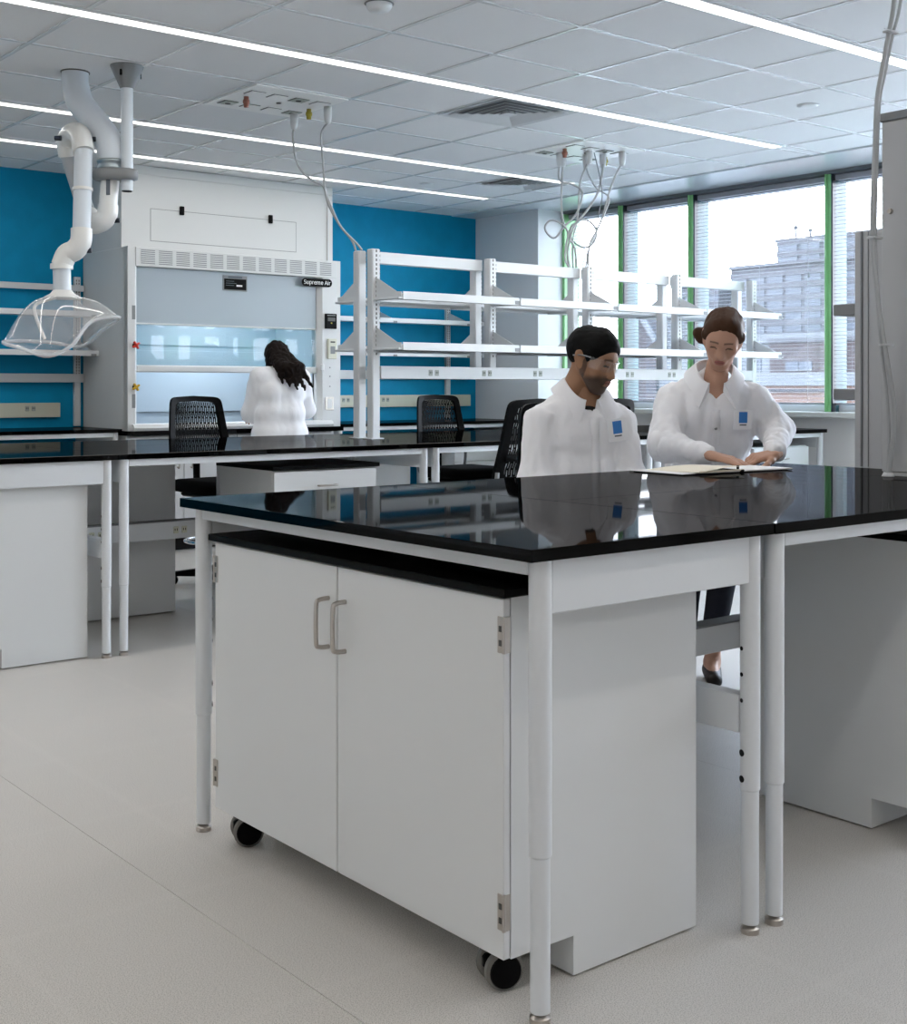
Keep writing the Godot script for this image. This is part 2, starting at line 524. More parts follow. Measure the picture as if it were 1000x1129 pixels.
func build_windows() -> void:
	# solid wall below and above, piers at the near end
	struct("wall_right", "white wall below and around the windows", solid(Vector3(X1, 0, -8.42), Vector3(X1 + 0.2, SILL - 0.04, Z1)), M.white_paint)
	struct("wall_right_end", "white wall at the near end of the window wall", solid(Vector3(X1, SILL - 0.04, 0.75), Vector3(X1 + 0.2, 3.0, Z1)), M.white_paint)
	struct("wall_right_head", "dark blind pocket above the windows", solid(Vector3(X1 - 0.02, HEAD, -8.42), Vector3(X1 + 0.2, 3.0, 0.75)), M.head_grey)
	struct("trim_1", "white window sill board running along the wall", bbox(Vector3(0.30, 0.04, 9.17), 0.006), M.sill_white, Vector3(X1 - 0.03, SILL - 0.02, -3.835))
	for i in MULL.size() - 1:
		var za: float = MULL[i]
		var zb: float = MULL[i + 1]
		var w := struct("window_%d" % (i + 1), "tall green framed window bay", null, null, Vector3(X1, 0, (za + zb) * 0.5))
		var hw := (zb - za) * 0.5
		bx("pane", Vector3(0.148, SILL, -hw + 0.03), Vector3(0.154, HEAD, hw - 0.03), M.window_glass, w, 0.0005)
		bx("frame_bottom", Vector3(0.10, SILL, -hw + 0.028), Vector3(0.19, SILL + 0.05, hw - 0.028), M.sill_white, w)
		bx("frame_top", Vector3(0.10, HEAD - 0.05, -hw + 0.028), Vector3(0.19, HEAD, hw - 0.028), M.head_grey, w)
		# mullion on the near side of the bay, with its dark blind track
		bx("mullion", Vector3(0.0, SILL, hw - 0.028), Vector3(0.20, HEAD, hw + 0.028), M.green_frame, w, 0.003)
		bx("mullion_cap", Vector3(-0.018, SILL, hw - 0.016), Vector3(0.0, HEAD, hw + 0.002), M.green_frame, w, 0.003)
		bx("mullion_side", Vector3(0.004, SILL, hw + 0.028), Vector3(0.20, HEAD, hw + 0.031), M.teal_frame, w, 0.0005)
		bx("track", Vector3(0.012, SILL, hw + 0.028), Vector3(0.055, HEAD, hw + 0.036), M.track_dark, w, 0.001)
		if i == 0:
			bx("mullion", Vector3(0.0, SILL, -hw), Vector3(0.20, HEAD, -hw + 0.03), M.green_frame, w, 0.003)
	var names := ["beside the grey corner pier", "second from the grey corner pier", "widest of them, in front of the stepped tower", "nearest the tall equipment enclosure"]
	var sp := 0.0285
	var slat_meshes := {}
	for i in 4:
		var za: float = MULL[i] + 0.036
		var zb: float = MULL[i + 1] - 0.032
		var L := zb - za
		var t := thing("window_blind", "open white horizontal slat window blind, " + names[i], "blind", Vector3(X1 + 0.065, HEAD - 0.005, (za + zb) * 0.5), 0.0, "blinds on the window wall")
		bx("head_rail", Vector3(-0.02, -0.04, -L / 2), Vector3(0.02, 0.0, L / 2), M.slat_white, t)
		# a slightly arched slat, tilted
		var m := MB.new(true)
		var rows := []
		for s in [0, 1]:
			pass
		var prof := []
		for k in 4:
			var u := (k / 3.0 - 0.5)
			prof.append(Vector2(u * 0.030, 0.0014 * (1.0 - 4 * u * u) + u * 0.0015))
		var ring := []
		for k in 4: ring.append(prof[k] + Vector2(0, 0.0004))
		for k in 4: ring.append(prof[3 - k] - Vector2(0, 0.0004))
		var ra := []
		var rb := []
		for p: Vector2 in ring:
			ra.append(Vector3(p.x, p.y, -L / 2))
			rb.append(Vector3(p.x, p.y, L / 2))
		m.grid([ra, rb], true)
		var slat := m.done()
		var n := int((HEAD - 0.05 - SILL - 0.04) / sp)
		for k in n:
			put("slat", slat, M.slat_white, t, Vector3(0, -0.055 - k * sp, 0))
		bx("bottom_rail", Vector3(-0.013, -0.062 - n * sp, -L / 2), Vector3(0.013, -0.046 - n * sp, L / 2), M.slat_white, t)
		for u in ([-0.3, 0.3] if L < 1.0 else [-0.36, 0.0, 0.36]):
			rod("ladder_cord", Vector3(-0.017, -0.04, u * L), Vector3(-0.017, -0.05 - n * sp, u * L), 0.0012, M.slat_white, t, -1, 6)
		if i == 2:
			rod("tilt_cord", Vector3(-0.024, -0.04, L / 2 - 0.16), Vector3(-0.024, -0.72, L / 2 - 0.16), 0.0012, M.cord_grey, t, -1, 6)
			put("cord_tassel", lathe([Vector2(0, 0), Vector2(0.007, 0.004), Vector2(0.004, 0.03), Vector2(0, 0.032)], 10), M.grey_plastic, t, Vector3(-0.024, -0.75, L / 2 - 0.16))

# ================= outside =================
func build_outside() -> void:
	struct("ground_outside", "pale concrete ground far below the windows", solid(Vector3(8.6, -12.2, -260), Vector3(330, -12, 160)), M.pale_concrete)
	outside_buildings()

# a block with rows of windows on the face that looks back at the laboratory (towards -x); window rows start y0, step dy
func far_block(called: String, label: String, lo: Vector3, hi: Vector3, wall: Material, y0: float, dy: float, wh: float, bays: int, band: Material = null) -> Node3D:
	var c := Vector3((lo.x + hi.x) / 2, lo.y, (lo.z + hi.z) / 2)
	var t := thing(called, label, "building", c)
	var h := (hi - lo) * 0.5
	bx("wall", Vector3(-h.x, 0, -h.z), Vector3(h.x, hi.y - lo.y, h.z), wall, t, 0.01)
	bx("parapet", Vector3(-h.x - 0.15, hi.y - lo.y, -h.z - 0.15), Vector3(h.x + 0.15, hi.y - lo.y + 0.25, h.z + 0.15), M.tower_band, t, 0.01)
	var y := y0 - lo.y
	var bw := h.z * 2 / bays
	while y + wh < hi.y - lo.y - 0.1:
		if band: bx("spandrel", Vector3(-h.x - 0.12, y + wh, -h.z), Vector3(-h.x, y + dy, h.z), band, t, 0.01)
		for i in bays:
			bx("window", Vector3(-h.x - 0.05, y, -h.z + bw * i + bw * 0.08), Vector3(-h.x + 0.02, y + wh, -h.z + bw * (i + 1) - bw * 0.08), M.far_glass, t, 0.01)
		y += dy
	return t

func outside_buildings() -> void:
	var tower := far_block("office_tower", "tallest grey stepped office tower seen through the wide window", Vector3(96, -12, -71.5), Vector3(112, 14.4, -50), M.tower_grey, 3.0, 1.05, 0.55, 9, M.tower_band)
	far_block("office_block", "wide grey office block with banded windows below the tower", Vector3(85, -12, -68), Vector3(95.5, 11.0, -50), M.tower_grey, 4.6, 1.0, 0.55, 10, M.tower_band)
	far_block("office_wing", "lower stepped wing on the side of the banded office block", Vector3(84, -12, -73.5), Vector3(92, 9.7, -68.4), M.tower_grey, 4.4, 1.0, 0.5, 4, M.tower_band)
	for i in 3:
		var tk := put("mast", lathe([Vector2(0, 0), Vector2(0.10, 0), Vector2(0.07, [0.9, 0.5, 0.6][i]), Vector2(0, [0.9, 0.5, 0.6][i])], 8), M.tower_grey, tower, Vector3(97 - 104, 14.65 + 12, [-70.2, -68.6, -66.2][i] + 60.75))
		put("mast_head", lathe([Vector2(0, 0), Vector2(0.2, 0.05), Vector2(0.2, 0.3), Vector2(0, 0.35)], 8), M.tower_grey, tk, Vector3(0, [0.88, 0.48, 0.58][i], 0))
	var wr := thing("low_hall", "low pale hall with a flat white roof before the offices", "building", Vector3(74, -12, -50))
	bx("wall", Vector3(-4, 0, -6), Vector3(4, 16.1, 12), M.far_white, wr, 0.01)
	bx("roof", Vector3(-4.4, 16.1, -6.4), Vector3(4.4, 16.7, 12.4), M.far_white, wr, 0.02)
	for i in 6:
		bx("window", Vector3(-4.05, 14.2, -5.4 + i * 2.9), Vector3(-3.95, 15.3, -3.4 + i * 2.9), M.far_glass, wr, 0.01)
	var b := thing("brick_building", "red brick building with one wide window behind the wide blind", "building", Vector3(63, -12, -38))
	bx("wall", Vector3(-3, 0, -7.2), Vector3(3, 15.7, 10), M.far_brick, b, 0.01)
	bx("coping", Vector3(-3.1, 15.7, -7.3), Vector3(3.1, 15.95, 10.1), M.tower_band, b, 0.01)
	for i in 2:
		var wn := bx("window", Vector3(-3.05, 14.15, -6.1 + i * 0.92), Vector3(-2.9, 14.62, -5.24 + i * 0.92), M.far_glass, b, 0.01)
		bx("window_frame", Vector3(-0.1, -0.29, -0.45), Vector3(-0.05, -0.22, 0.45), M.far_white, wn, 0.005)
	for i in 2:
		bx("window", Vector3(-3.05, 14.1, -1.5 + i * 3.0), Vector3(-2.9, 14.7, 0.2 + i * 3.0), M.far_glass, b, 0.01)
	var g := thing("low_brick_wing", "low orange and white brick wing with dark coping", "building", Vector3(47, -12, -29))
	bx("wall", Vector3(-2, 0, -6), Vector3(2, 13.25, 9), M.orange_brick, g, 0.01)
	bx("coping", Vector3(-2.1, 13.25, -6.1), Vector3(2.1, 13.8, 9.1), M.far_white, g, 0.01)
	bx("gutter", Vector3(-2.25, 13.0, -6.1), Vector3(-2.0, 13.1, 9.1), M.tower_grey, g, 0.01)
	# gabled house with a white verge and a perforated white side
	var gh := thing("gabled_house", "mauve gabled house with white sloping verge behind the narrow window", "building", Vector3(73, -12, -63.5))
	var m := MB.new()
	prism([Vector2(-2.6, 0), Vector2(0.15, 0), Vector2(0.15, 16.3), Vector2(-1.9, 19.0), Vector2(-2.6, 18.4)], Vector3(0, 0, 0), Vector3(0, 0, 1), Vector3.UP, 5.0, m)
	put("gable_wall", m.done(), M.gable_mauve, gh)
	m = MB.new()
	prism([Vector2(-1.95, 19.1), Vector2(0.25, 16.2), Vector2(0.25, 16.75), Vector2(-1.6, 19.2)], Vector3(-2.55, 0, 0), Vector3(0, 0, 1), Vector3.UP, 0.3, m)
	put("verge", m.done(), M.far_white, gh)
	bx("side_wall", Vector3(-2.2, 0, 0.15), Vector3(2.4, 18.8, 5.2), M.far_white, gh, 0.01)
	m = MB.new()
	for r in 12:
		for c in 10:
			var y := 16.0 + r * 0.22
			var z := 0.4 + c * 0.46 + (0.23 if r % 2 else 0.0)
			m.box(Vector3(-2.26, y, z), Vector3(-2.19, y + 0.11, z + 0.22))
	var pf := put("perforated_screen", m.done(), M.tower_grey, gh)
	pf.set_meta("kind", "stuff")
	far_block("distant_block", "narrow distant block behind the head of the seated person", Vector3(82, -12, -78.2), Vector3(88, 7.5, -75.2), M.tower_grey, 3.0, 1.0, 0.5, 2, null)

# ================= fume hood =================
func build_hood() -> void:
	var x0 := 3.88
	var x1 := 5.70
	var zf := -8.50
	var zb := -9.285
	var t := thing("fume_hood", "large white fume hood with glass sash against the blue wall", "fume hood", Vector3((x0 + x1) / 2, 0, zf))
	var ox := -(x0 + x1) / 2
	var P := func(x: float, y: float, z: float) -> Vector3: return Vector3(x + ox, y, z - zf)
	var A := func(called: String, a: Vector3, b: Vector3, m: Material, par: Node = t, bev := 0.003) -> MeshInstance3D: return bx(called, P.call(a.x, a.y, a.z), P.call(b.x, b.y, b.z), m, par, bev)
	# base cupboards
	var base: MeshInstance3D = A.call("base_cabinet", Vector3(x0 + 0.02, 0.10, zb), Vector3(x1 - 0.02, 0.865, -8.56), M.laminate)
	A.call("plinth", Vector3(x0 + 0.04, 0, zb), Vector3(x1 - 0.04, 0.10, -8.64), M.dark_gap)
	for i in 4:
		var dx := (x1 - x0 - 0.05) / 4
		var d: MeshInstance3D = A.call("door", Vector3(x0 + 0.025 + dx * i + 0.003, 0.115, -8.56), Vector3(x0 + 0.025 + dx * (i + 1) - 0.003, 0.855, -8.54), M.laminate)
		var hx := dx * (0.38 if i % 2 == 0 else -0.38)
		put("handle", tube_mesh(smooth_path([Vector3(hx, 0.25, 0.01), Vector3(hx, 0.25, 0.04), Vector3(hx, 0.14, 0.04), Vector3(hx, 0.14, 0.01)], 4), 0.005, 8), M.brushed_steel, d)
	A.call("worktop", Vector3(x0, 0.865, zb), Vector3(x1, 0.90, -8.44), M.epoxy_top)
	# shell: sides, back, top
	A.call("side_panel", Vector3(x0, 0.90, zb), Vector3(x0 + 0.03, 2.225, zf + 0.0), M.hood_steel)
	A.call("side_panel", Vector3(x1 - 0.03, 0.90, zb), Vector3(x1, 2.225, zf), M.hood_steel)
	A.call("back_panel", Vector3(x0 + 0.03, 0.90, zb), Vector3(x1 - 0.03, 2.225, zb + 0.02), M.hood_liner)
	A.call("top_panel", Vector3(x0 + 0.03, 2.20, zb), Vector3(x1 - 0.03, 2.225, zf - 0.03), M.hood_steel)
	A.call("liner", Vector3(x0 + 0.09, 0.90, -9.14), Vector3(x1 - 0.22, 1.95, -9.12), M.hood_liner)
	A.call("liner", Vector3(x0 + 0.075, 0.90, -9.14), Vector3(x0 + 0.09, 2.15, zf - 0.07), M.hood_liner)
	A.call("liner", Vector3(x1 - 0.22, 0.90, -9.14), Vector3(x1 - 0.205, 2.15, zf - 0.07), M.hood_liner)
	A.call("liner", Vector3(x0 + 0.09, 1.95, -9.14), Vector3(x1 - 0.22, 1.965, zf - 0.07), M.hood_liner)
	A.call("baffle", Vector3(x0 + 0.2, 1.02, -9.115), Vector3(x1 - 0.32, 1.50, -9.105), M.hood_liner)
	A.call("baffle", Vector3(x0 + 0.2, 1.54, -9.115), Vector3(x1 - 0.32, 1.90, -9.105), M.hood_liner)
	# hood lamp
	A.call("lamp", Vector3(4.45, 1.925, -8.80), Vector3(5.05, 1.95, -8.70), M.hood_lamp_glow)
	var al := AreaLight3D.new()
	al.name = "hood_lamp_light"
	al.area_size = Vector2(0.6, 0.1)
	al.light_energy = 0.9
	al.light_color = Color(0.95, 0.98, 1.0)
	al.shadow_enabled = true
	al.rotation_degrees = Vector3(-90, 0, 0)
	al.position = P.call(4.75, 1.92, -8.75)
	t.add_child(al)
	# front posts: the left one with a chamfered airfoil
	var lp := MB.new()
	prism([Vector2(0, 0), Vector2(0.055, 0), Vector2(0.075, -0.02), Vector2(0.075, -0.07), Vector2(0, -0.07)].map(func(v): return Vector2(v.x, v.y)), P.call(x0, (0.90 + 2.225) / 2, zf + 0.01), Vector3.RIGHT, Vector3(0, 0, 1), 1.325, lp)
	put("post", lp.done(), M.hood_steel, t)
	lp = MB.new()
	prism([Vector2(0, 0), Vector2(-0.17, 0), Vector2(-0.205, -0.03), Vector2(-0.205, -0.07), Vector2(0, -0.07)], P.call(x1, (0.90 + 2.225) / 2, zf + 0.01), Vector3.RIGHT, Vector3(0, 0, 1), 1.325, lp)
	put("post", lp.done(), M.hood_steel, t)
	# grille band with slotted vents
	var gb: MeshInstance3D = A.call("grille_band", Vector3(x0 + 0.06, 2.085, zf - 0.03), Vector3(x1 - 0.03, 2.222, zf + 0.012), M.hood_steel)
	var vm := MB.new()
	for k in 8:
		vm.box(Vector3(-0.054, -0.049 + k * 0.0135, -0.001), Vector3(0.054, -0.043 + k * 0.0135, 0.0012))
	var vmesh := vm.done()
	for i in 12:
		put("vent_slots", vmesh, M.grey_plastic, gb, Vector3(-0.845 + 0.075 + i * 0.1385, 0, 0.021)).set_meta("kind", "stuff")
	# sash: opaque upper panel, glass, handle rail
	A.call("sash_panel", Vector3(x0 + 0.075, 1.675, zf - 0.05), Vector3(x1 - 0.205, 2.085, zf - 0.03), M.hood_sash_panel)
	A.call("sash_top_rail", Vector3(x0 + 0.075, 1.668, zf - 0.048), Vector3(x1 - 0.205, 1.680, zf - 0.024), M.hood_steel)
	A.call("sash_glass", Vector3(x0 + 0.075, 1.372, zf - 0.044), Vector3(x1 - 0.205, 1.669, zf - 0.038), M.sash_glass, t, 0.0005)
	A.call("sash_handle", Vector3(x0 + 0.075, 1.322, zf - 0.055), Vector3(x1 - 0.205, 1.374, zf - 0.012), M.hood_steel, t, 0.01)
	A.call("sash_pull", Vector3(x1 - 0.195, 1.34, zf + 0.008), Vector3(x1 - 0.165, 1.40, zf + 0.035), M.hood_steel, t, 0.008)
	# airfoil sill
	var sm := MB.new()
	prism([Vector2(0.0, 0.0), Vector2(0.075, 0.0), Vector2(0.085, 0.02), Vector2(0.07, 0.045), Vector2(0.0, 0.052)], P.call((x0 + x1) / 2 - 0.03, 0.90, zf - 0.03), Vector3(0, 0, 1), Vector3.UP, x1 - x0 - 0.12, sm)
	put("airfoil_sill", sm.done(), M.hood_steel, t)
	# display panel, badge, controls
	var dp: MeshInstance3D = A.call("warning_plate", Vector3(4.66, 1.945, zf - 0.03), Vector3(4.87, 2.062, zf - 0.024), M.grey_plastic)
	bx("plate_face", Vector3(-0.095, -0.05, 0.003), Vector3(0.095, 0.032, 0.0045), M.black_plastic, dp, 0.001)
	bx("plate_header", Vector3(-0.06, 0.038, 0.003), Vector3(0.06, 0.052, 0.0045), M.ink_grey, dp, 0.0005)
	bx("plate_text", Vector3(0.01, -0.025, 0.0045), Vector3(0.06, -0.012, 0.0052), M.paper_white, dp, 0.0002)
	for k in 3: bx("plate_text", Vector3(-0.08, 0.012 - k * 0.016, 0.0045), Vector3(-0.01 + 0.02 * (k % 2), 0.016 - k * 0.016, 0.0052), M.ink_grey, dp, 0.0002)
	var bm := MB.new()
	prism(rounded_rect(0.28, 0.062, 0.029), Vector3.ZERO, Vector3.RIGHT, Vector3.UP, 0.006, bm)
	var bd := put("badge", bm.done(), M.black_plastic, t, P.call(5.475, 2.043, zf + 0.016))
	put("badge_lettering", text_mesh("Supreme Air", 0.045), M.paper_white, bd, Vector3(0, 0, 0.0038))
	var mon: MeshInstance3D = A.call("airflow_monitor", Vector3(5.55, 1.68, zf + 0.008), Vector3(5.655, 1.80, zf + 0.03), M.black_plastic)
	bx("monitor_window", Vector3(-0.035, 0.0, 0.011), Vector3(0.035, 0.03, 0.0125), M.outlet_dark, mon, 0.0005)
	bx("monitor_light", Vector3(-0.006, -0.02, 0.011), Vector3(0.006, -0.01, 0.013), M.brass, mon, 0.0005)
	bx("monitor_light", Vector3(-0.04, 0.043, 0.011), Vector3(0.04, 0.049, 0.012), M.grey_plastic, mon, 0.0005)
	var rc: MeshInstance3D = A.call("remote_handset", Vector3(5.575, 1.44, zf + 0.008), Vector3(5.655, 1.60, zf + 0.03), M.beige)
	bx("handset_display", Vector3(-0.022, 0.048, 0.011), Vector3(0.022, 0.06, 0.012), M.outlet_dark, rc, 0.0005)
	bx("handset_keys", Vector3(-0.022, -0.04, 0.011), Vector3(0.022, 0.02, 0.0118), M.grey_plastic, rc, 0.0005)
	var sw: MeshInstance3D = A.call("outlet_plate", Vector3(5.555, 1.03, zf + 0.008), Vector3(5.635, 1.135, zf + 0.016), M.brushed_steel)
	bx("outlet", Vector3(-0.022, -0.038, 0.003), Vector3(0.022, 0.038, 0.006), M.hood_steel, sw, 0.001)
	for yy in [1.37, 1.22, 1.30]:
		rod("fixing_screw", P.call(5.60, yy, zf + 0.008), P.call(5.60, yy, zf + 0.012), 0.006, M.grey_plastic, t, -1, 10)
	# service valves on the other post
	for v in [[1.515, M.valve_red], [1.215, M.valve_yellow]]:
		var sp := rod("service_valve", P.call(3.93, v[0], zf + 0.008), P.call(3.93, v[0], zf + 0.03), 0.016, M.black_plastic, t)
		for k in 2:
			bx("valve_handle", Vector3(-0.03 if k == 0 else -0.007, 0.02, -0.007 if k == 0 else -0.03), Vector3(0.03 if k == 0 else 0.007, 0.045, 0.007 if k == 0 else 0.03), v[1], sp, 0.004)
	for v in [[1.70, 0.10, M.grey_plastic], [1.065, 0.10, M.grey_plastic]]:
		A.call("service_label", Vector3(3.912, v[0], zf + 0.008), Vector3(3.938, v[0] + v[1], zf + 0.011), v[2], t, 0.0005)
	# ceiling enclosure over the hood
	var en: MeshInstance3D = A.call("ceiling_enclosure", Vector3(x0 + 0.005, 2.225, zb), Vector3(x1 - 0.005, CEIL - 0.006, -8.61), M.hood_steel, t, 0.002)
	A.call("enclosure_trim", Vector3(x0, CEIL - 0.07, zb), Vector3(x1, CEIL - 0.005, -8.60), M.hood_steel)
	A.call("side_trim", Vector3(x1 - 0.05, 2.225, -8.612), Vector3(x1, CEIL - 0.07, -8.600), M.hood_steel)
	# access panel with its joint and two black latches
	var zz := -8.61
	var gap := MB.new()
	var ax0 := 4.11
	var ax1 := 5.36
	var ay0 := 2.285
	var ay1 := 2.525
	for r in [[ax0, ay0, ax1, ay0 + 0.004], [ax0, ay1 - 0.004, ax1, ay1], [ax0, ay0, ax0 + 0.004, ay1], [ax1 - 0.004, ay0, ax1, ay1]]:
		gap.box(P.call(r[0], r[1], zz - 0.001), P.call(r[2], r[3], zz + 0.0008))
	put("panel_joint", gap.done(), M.grey_plastic, t)
	A.call("access_panel", Vector3(ax0 + 0.004, ay0 + 0.004, zz - 0.001), Vector3(ax1 - 0.004, ay1 - 0.004, zz + 0.0015), M.hood_steel, t, 0.0008)
	for lx in [4.36, 5.12]:
		A.call("latch", Vector3(lx - 0.017, ay1 - 0.03, zz), Vector3(lx + 0.017, ay1 + 0.035, zz + 0.02), M.black_plastic, t, 0.004)

# ================= benches =================
func leg(parent: Node, x: float, z: float, holes := 0) -> void:
	var l := put("leg", lathe([Vector2(0.0, 0.022), Vector2(0.0195, 0.022), Vector2(0.0195, 0.318), Vector2(0.0225, 0.322), Vector2(0.0225, 0.889), Vector2(0, 0.889)], 24, true), M.enamel, parent, Vector3(x, 0, z))
	put("foot", lathe([Vector2(0, 0), Vector2(0.021, 0), Vector2(0.021, 0.012), Vector2(0.014, 0.017), Vector2(0.008, 0.018), Vector2(0.008, 0.024), Vector2(0, 0.024)], 20, true), M.brushed_steel, l)
	# adjustment holes and bolts, on the inner side
	if holes:
		for i in 5:
			var y: float = [0.345, 0.403, 0.52, 0.578, 0.636][i]
			var r := 0.008 if i < 2 else 0.005
			var d := Vector3(-0.95 * holes, 0, -0.3 * holes)
			rod("bolt" if i < 2 else "hole", Vector3(0, y, 0) + d * 0.019, Vector3(0, y, 0) + d * 0.0235, r, M.black_plastic, l, -1, 10)

# a table about its own base centre, long side along x unless end_on
func table(label: String, x0: float, x1: float, z0: float, z1: float, end_on := false, lx0 := 0.04, lx1 := 0.04) -> Node3D:
	var c := Vector3((x0 + x1) / 2, 0, (z0 + z1) / 2)
	var t := thing("lab_table", label, "table", c, 0.0, "black topped laboratory tables")
	var hx := (x1 - x0) / 2
	var hz := (z1 - z0) / 2
	bx("tabletop", Vector3(-hx, 0.8895, -hz), Vector3(hx, 0.914, hz), M.epoxy_top, t, 0.0009)
	var zl := hz - 0.035
	var xa := -hx + lx0
	var xb := hx - lx1
	leg(t, xa, zl)
	leg(t, xb, zl, 1 if end_on else 0)
	leg(t, xa, -zl, -1 if end_on else 0)
	leg(t, xb, -zl)
	if end_on:
		for s in [1, -1]:
			bx("apron", Vector3(xa + 0.018, 0.783, s * zl - 0.013), Vector3(xb - 0.018, 0.889, s * zl + 0.013), M.enamel, t)
		for x in [xa, xb]:
			bx("rail", Vector3(x - 0.016, 0.857, -zl + 0.02), Vector3(x + 0.016, 0.889, zl - 0.02), M.enamel, t)
		bx("stretcher", Vector3(xb - 0.02, 0.445, -0.06), Vector3(xb + 0.02, 0.53, zl - 0.018), M.enamel, t)
		bx("stretcher", Vector3(xb - 0.02, 0.445, -zl + 0.018), Vector3(xb + 0.02, 0.53, -0.06), M.enamel, t)
	else:
		for s in [1, -1]:
			bx("rail", Vector3(xa + 0.018, 0.857, s * zl - 0.016), Vector3(xb - 0.018, 0.889, s * zl + 0.016), M.enamel, t)
		for x in [xa, xb]:
			bx("apron", Vector3(x - 0.013, 0.783, -zl + 0.02), Vector3(x + 0.013, 0.889, zl - 0.02), M.enamel, t)
	return t

func caster(called: String, parent: Node, at: Vector3, turn: float) -> void:
	var r := 0.040
	var b := put(called, bbox(Vector3(0.030, 0.04, 0.036), 0.004), M.black_plastic, parent, at + Vector3(0, 0.062, 0), Vector3(0, turn, 0))
	for s in [-1, 1]:
		var w := put("wheel", lathe([Vector2(0, -0.011), Vector2(r - 0.006, -0.011), Vector2(r, -0.007), Vector2(r, 0.007), Vector2(r - 0.006, 0.011), Vector2(0, 0.011)], 28, true), M.tyre_grey, b, Vector3(s * 0.024, -0.062 + r, 0), Vector3(0, 0, PI / 2))
		put("wheel_cover", lathe([Vector2(0, 0), Vector2(r - 0.006, 0), Vector2(r - 0.008, 0.004), Vector2(0, 0.006)], 24, true), M.black_plastic, b, Vector3(s * 0.0355, -0.062 + r, 0), Vector3(0, 0, -s * PI / 2))
	put("fork", bbox(Vector3(0.020, 0.03, 0.05), 0.006), M.black_plastic, b, Vector3(0, -0.01, -0.012))

# base cupboard: doors look along local -x, width along z, notched foot
func cupboard(label: String, at: Vector3, turn: float, w: float) -> Node3D:
	var t := thing("base_cabinet", label, "cabinet", at, turn, "white base cabinets under the benches")
	var hw := w / 2
	var m := MB.new()
	prism([Vector2(0.0, 0.805), Vector2(0.0, 0.087), Vector2(0.172, 0.087), Vector2(0.172, 0.005), Vector2(0.557, 0.005), Vector2(0.557, 0.805)], Vector3.ZERO, Vector3.RIGHT, Vector3.UP, w, m)
	put("body", m.done(), M.laminate, t)
	bx("glide", Vector3(0.2, 0, -hw + 0.04), Vector3(0.54, 0.005, hw - 0.04), M.dark_gap, t, 0.001)
	bx("worktop", Vector3(-0.031, 0.805, -hw - 0.02), Vector3(0.565, 0.823, hw + 0.015), M.black_top, t)
	for s in [-1, 1]:
		var d := bx("door", Vector3(-0.020, 0.089, 0.002 if s > 0 else -hw), Vector3(-0.002, 0.801, hw if s > 0 else -0.002), M.laminate, t)
		var zc: float = -s * (hw / 2) + s * 0.034
		put("handle", tube_mesh(smooth_path([Vector3(-0.008, 0.278, zc), Vector3(-0.036, 0.276, zc), Vector3(-0.044, 0.262, zc), Vector3(-0.044, 0.180, zc), Vector3(-0.036, 0.166, zc), Vector3(-0.008, 0.164, zc)], 5), 0.0055, 10), M.brushed_steel, d)
		for y in [-0.262, 0.285]:
			var zh: float = s * (hw / 2)
			var h := bx("hinge", Vector3(-0.0115, y - 0.036, zh - s * 0.017), Vector3(-0.0088, y + 0.036, zh + s * 0.001), M.brushed_steel, d, 0.001)
			bx("hinge_leaf", Vector3(-0.0005, -0.036, 0.0095 * s), Vector3(0.016, 0.036, 0.0112 * s), M.brushed_steel, h, 0.0006)
			rod("hinge_pin", Vector3(0.0, -0.036, 0.0095 * s), Vector3(0.0, 0.036, 0.0095 * s), 0.0038, M.brushed_steel, h, -1, 10)
			for k in 2: bx("hinge_slot", Vector3(-0.0024, -0.022 + k * 0.028, -0.004), Vector3(-0.001, -0.010 + k * 0.028, 0.004), M.outlet_dark, h, 0.0003)
	for s in [-1, 1]:
		caster("caster", t, Vector3(0.035, 0, s * (hw - 0.075)), PI / 2 - 0.35)
	return t

# small mobile drawer unit, drawers look along +z
func drawer_unit(label: String, at: Vector3, turn: float, w: float, d: float, top := true, dy := 0.0) -> Node3D:
	var t := thing("drawer_unit", label, "cabinet", at, turn, "drawer units under the benches")
	bx("body", Vector3(-w / 2, 0.07 if top else 0.006, -d), Vector3(w / 2, 0.80, -0.02), M.laminate, t)
	if not top: bx("glide", Vector3(-w / 2 + 0.03, 0, -d + 0.03), Vector3(w / 2 - 0.03, 0.006, -0.05), M.dark_gap, t, 0.0008)
	if top: bx("worktop", Vector3(-w / 2 - 0.015, 0.80, -d - 0.01), Vector3(w / 2 + 0.015, 0.82, 0.015), M.black_top, t)
	var ys := [0.075, 0.315, 0.555, 0.795]
	for i in 3:
		var f := bx("drawer", Vector3(-w / 2, ys[i] + 0.003, -0.02), Vector3(w / 2, ys[i + 1] - 0.003, 0.0), M.laminate, t)
		put("handle", tube_mesh(smooth_path([Vector3(-0.05, 0.04, 0.008), Vector3(-0.05, 0.04, 0.034), Vector3(0.05, 0.04, 0.034), Vector3(0.05, 0.04, 0.008)], 5), 0.005, 8), M.brushed_steel, f)
	for sx in ([-1, 1] if top else []):
		for sz in [-0.06, -d + 0.06]:
			var c := put("caster", bbox(Vector3(0.03, 0.02, 0.03), 0.003), M.black_plastic, t, Vector3(sx * (w / 2 - 0.06), 0.06, sz))
			put("wheel", lathe([Vector2(0, -0.02), Vector2(0.028, -0.02), Vector2(0.028, 0.02), Vector2(0, 0.02)], 18, true), M.black_plastic, c, Vector3(0, -0.032, 0), Vector3(0, 0, PI / 2))
	return t

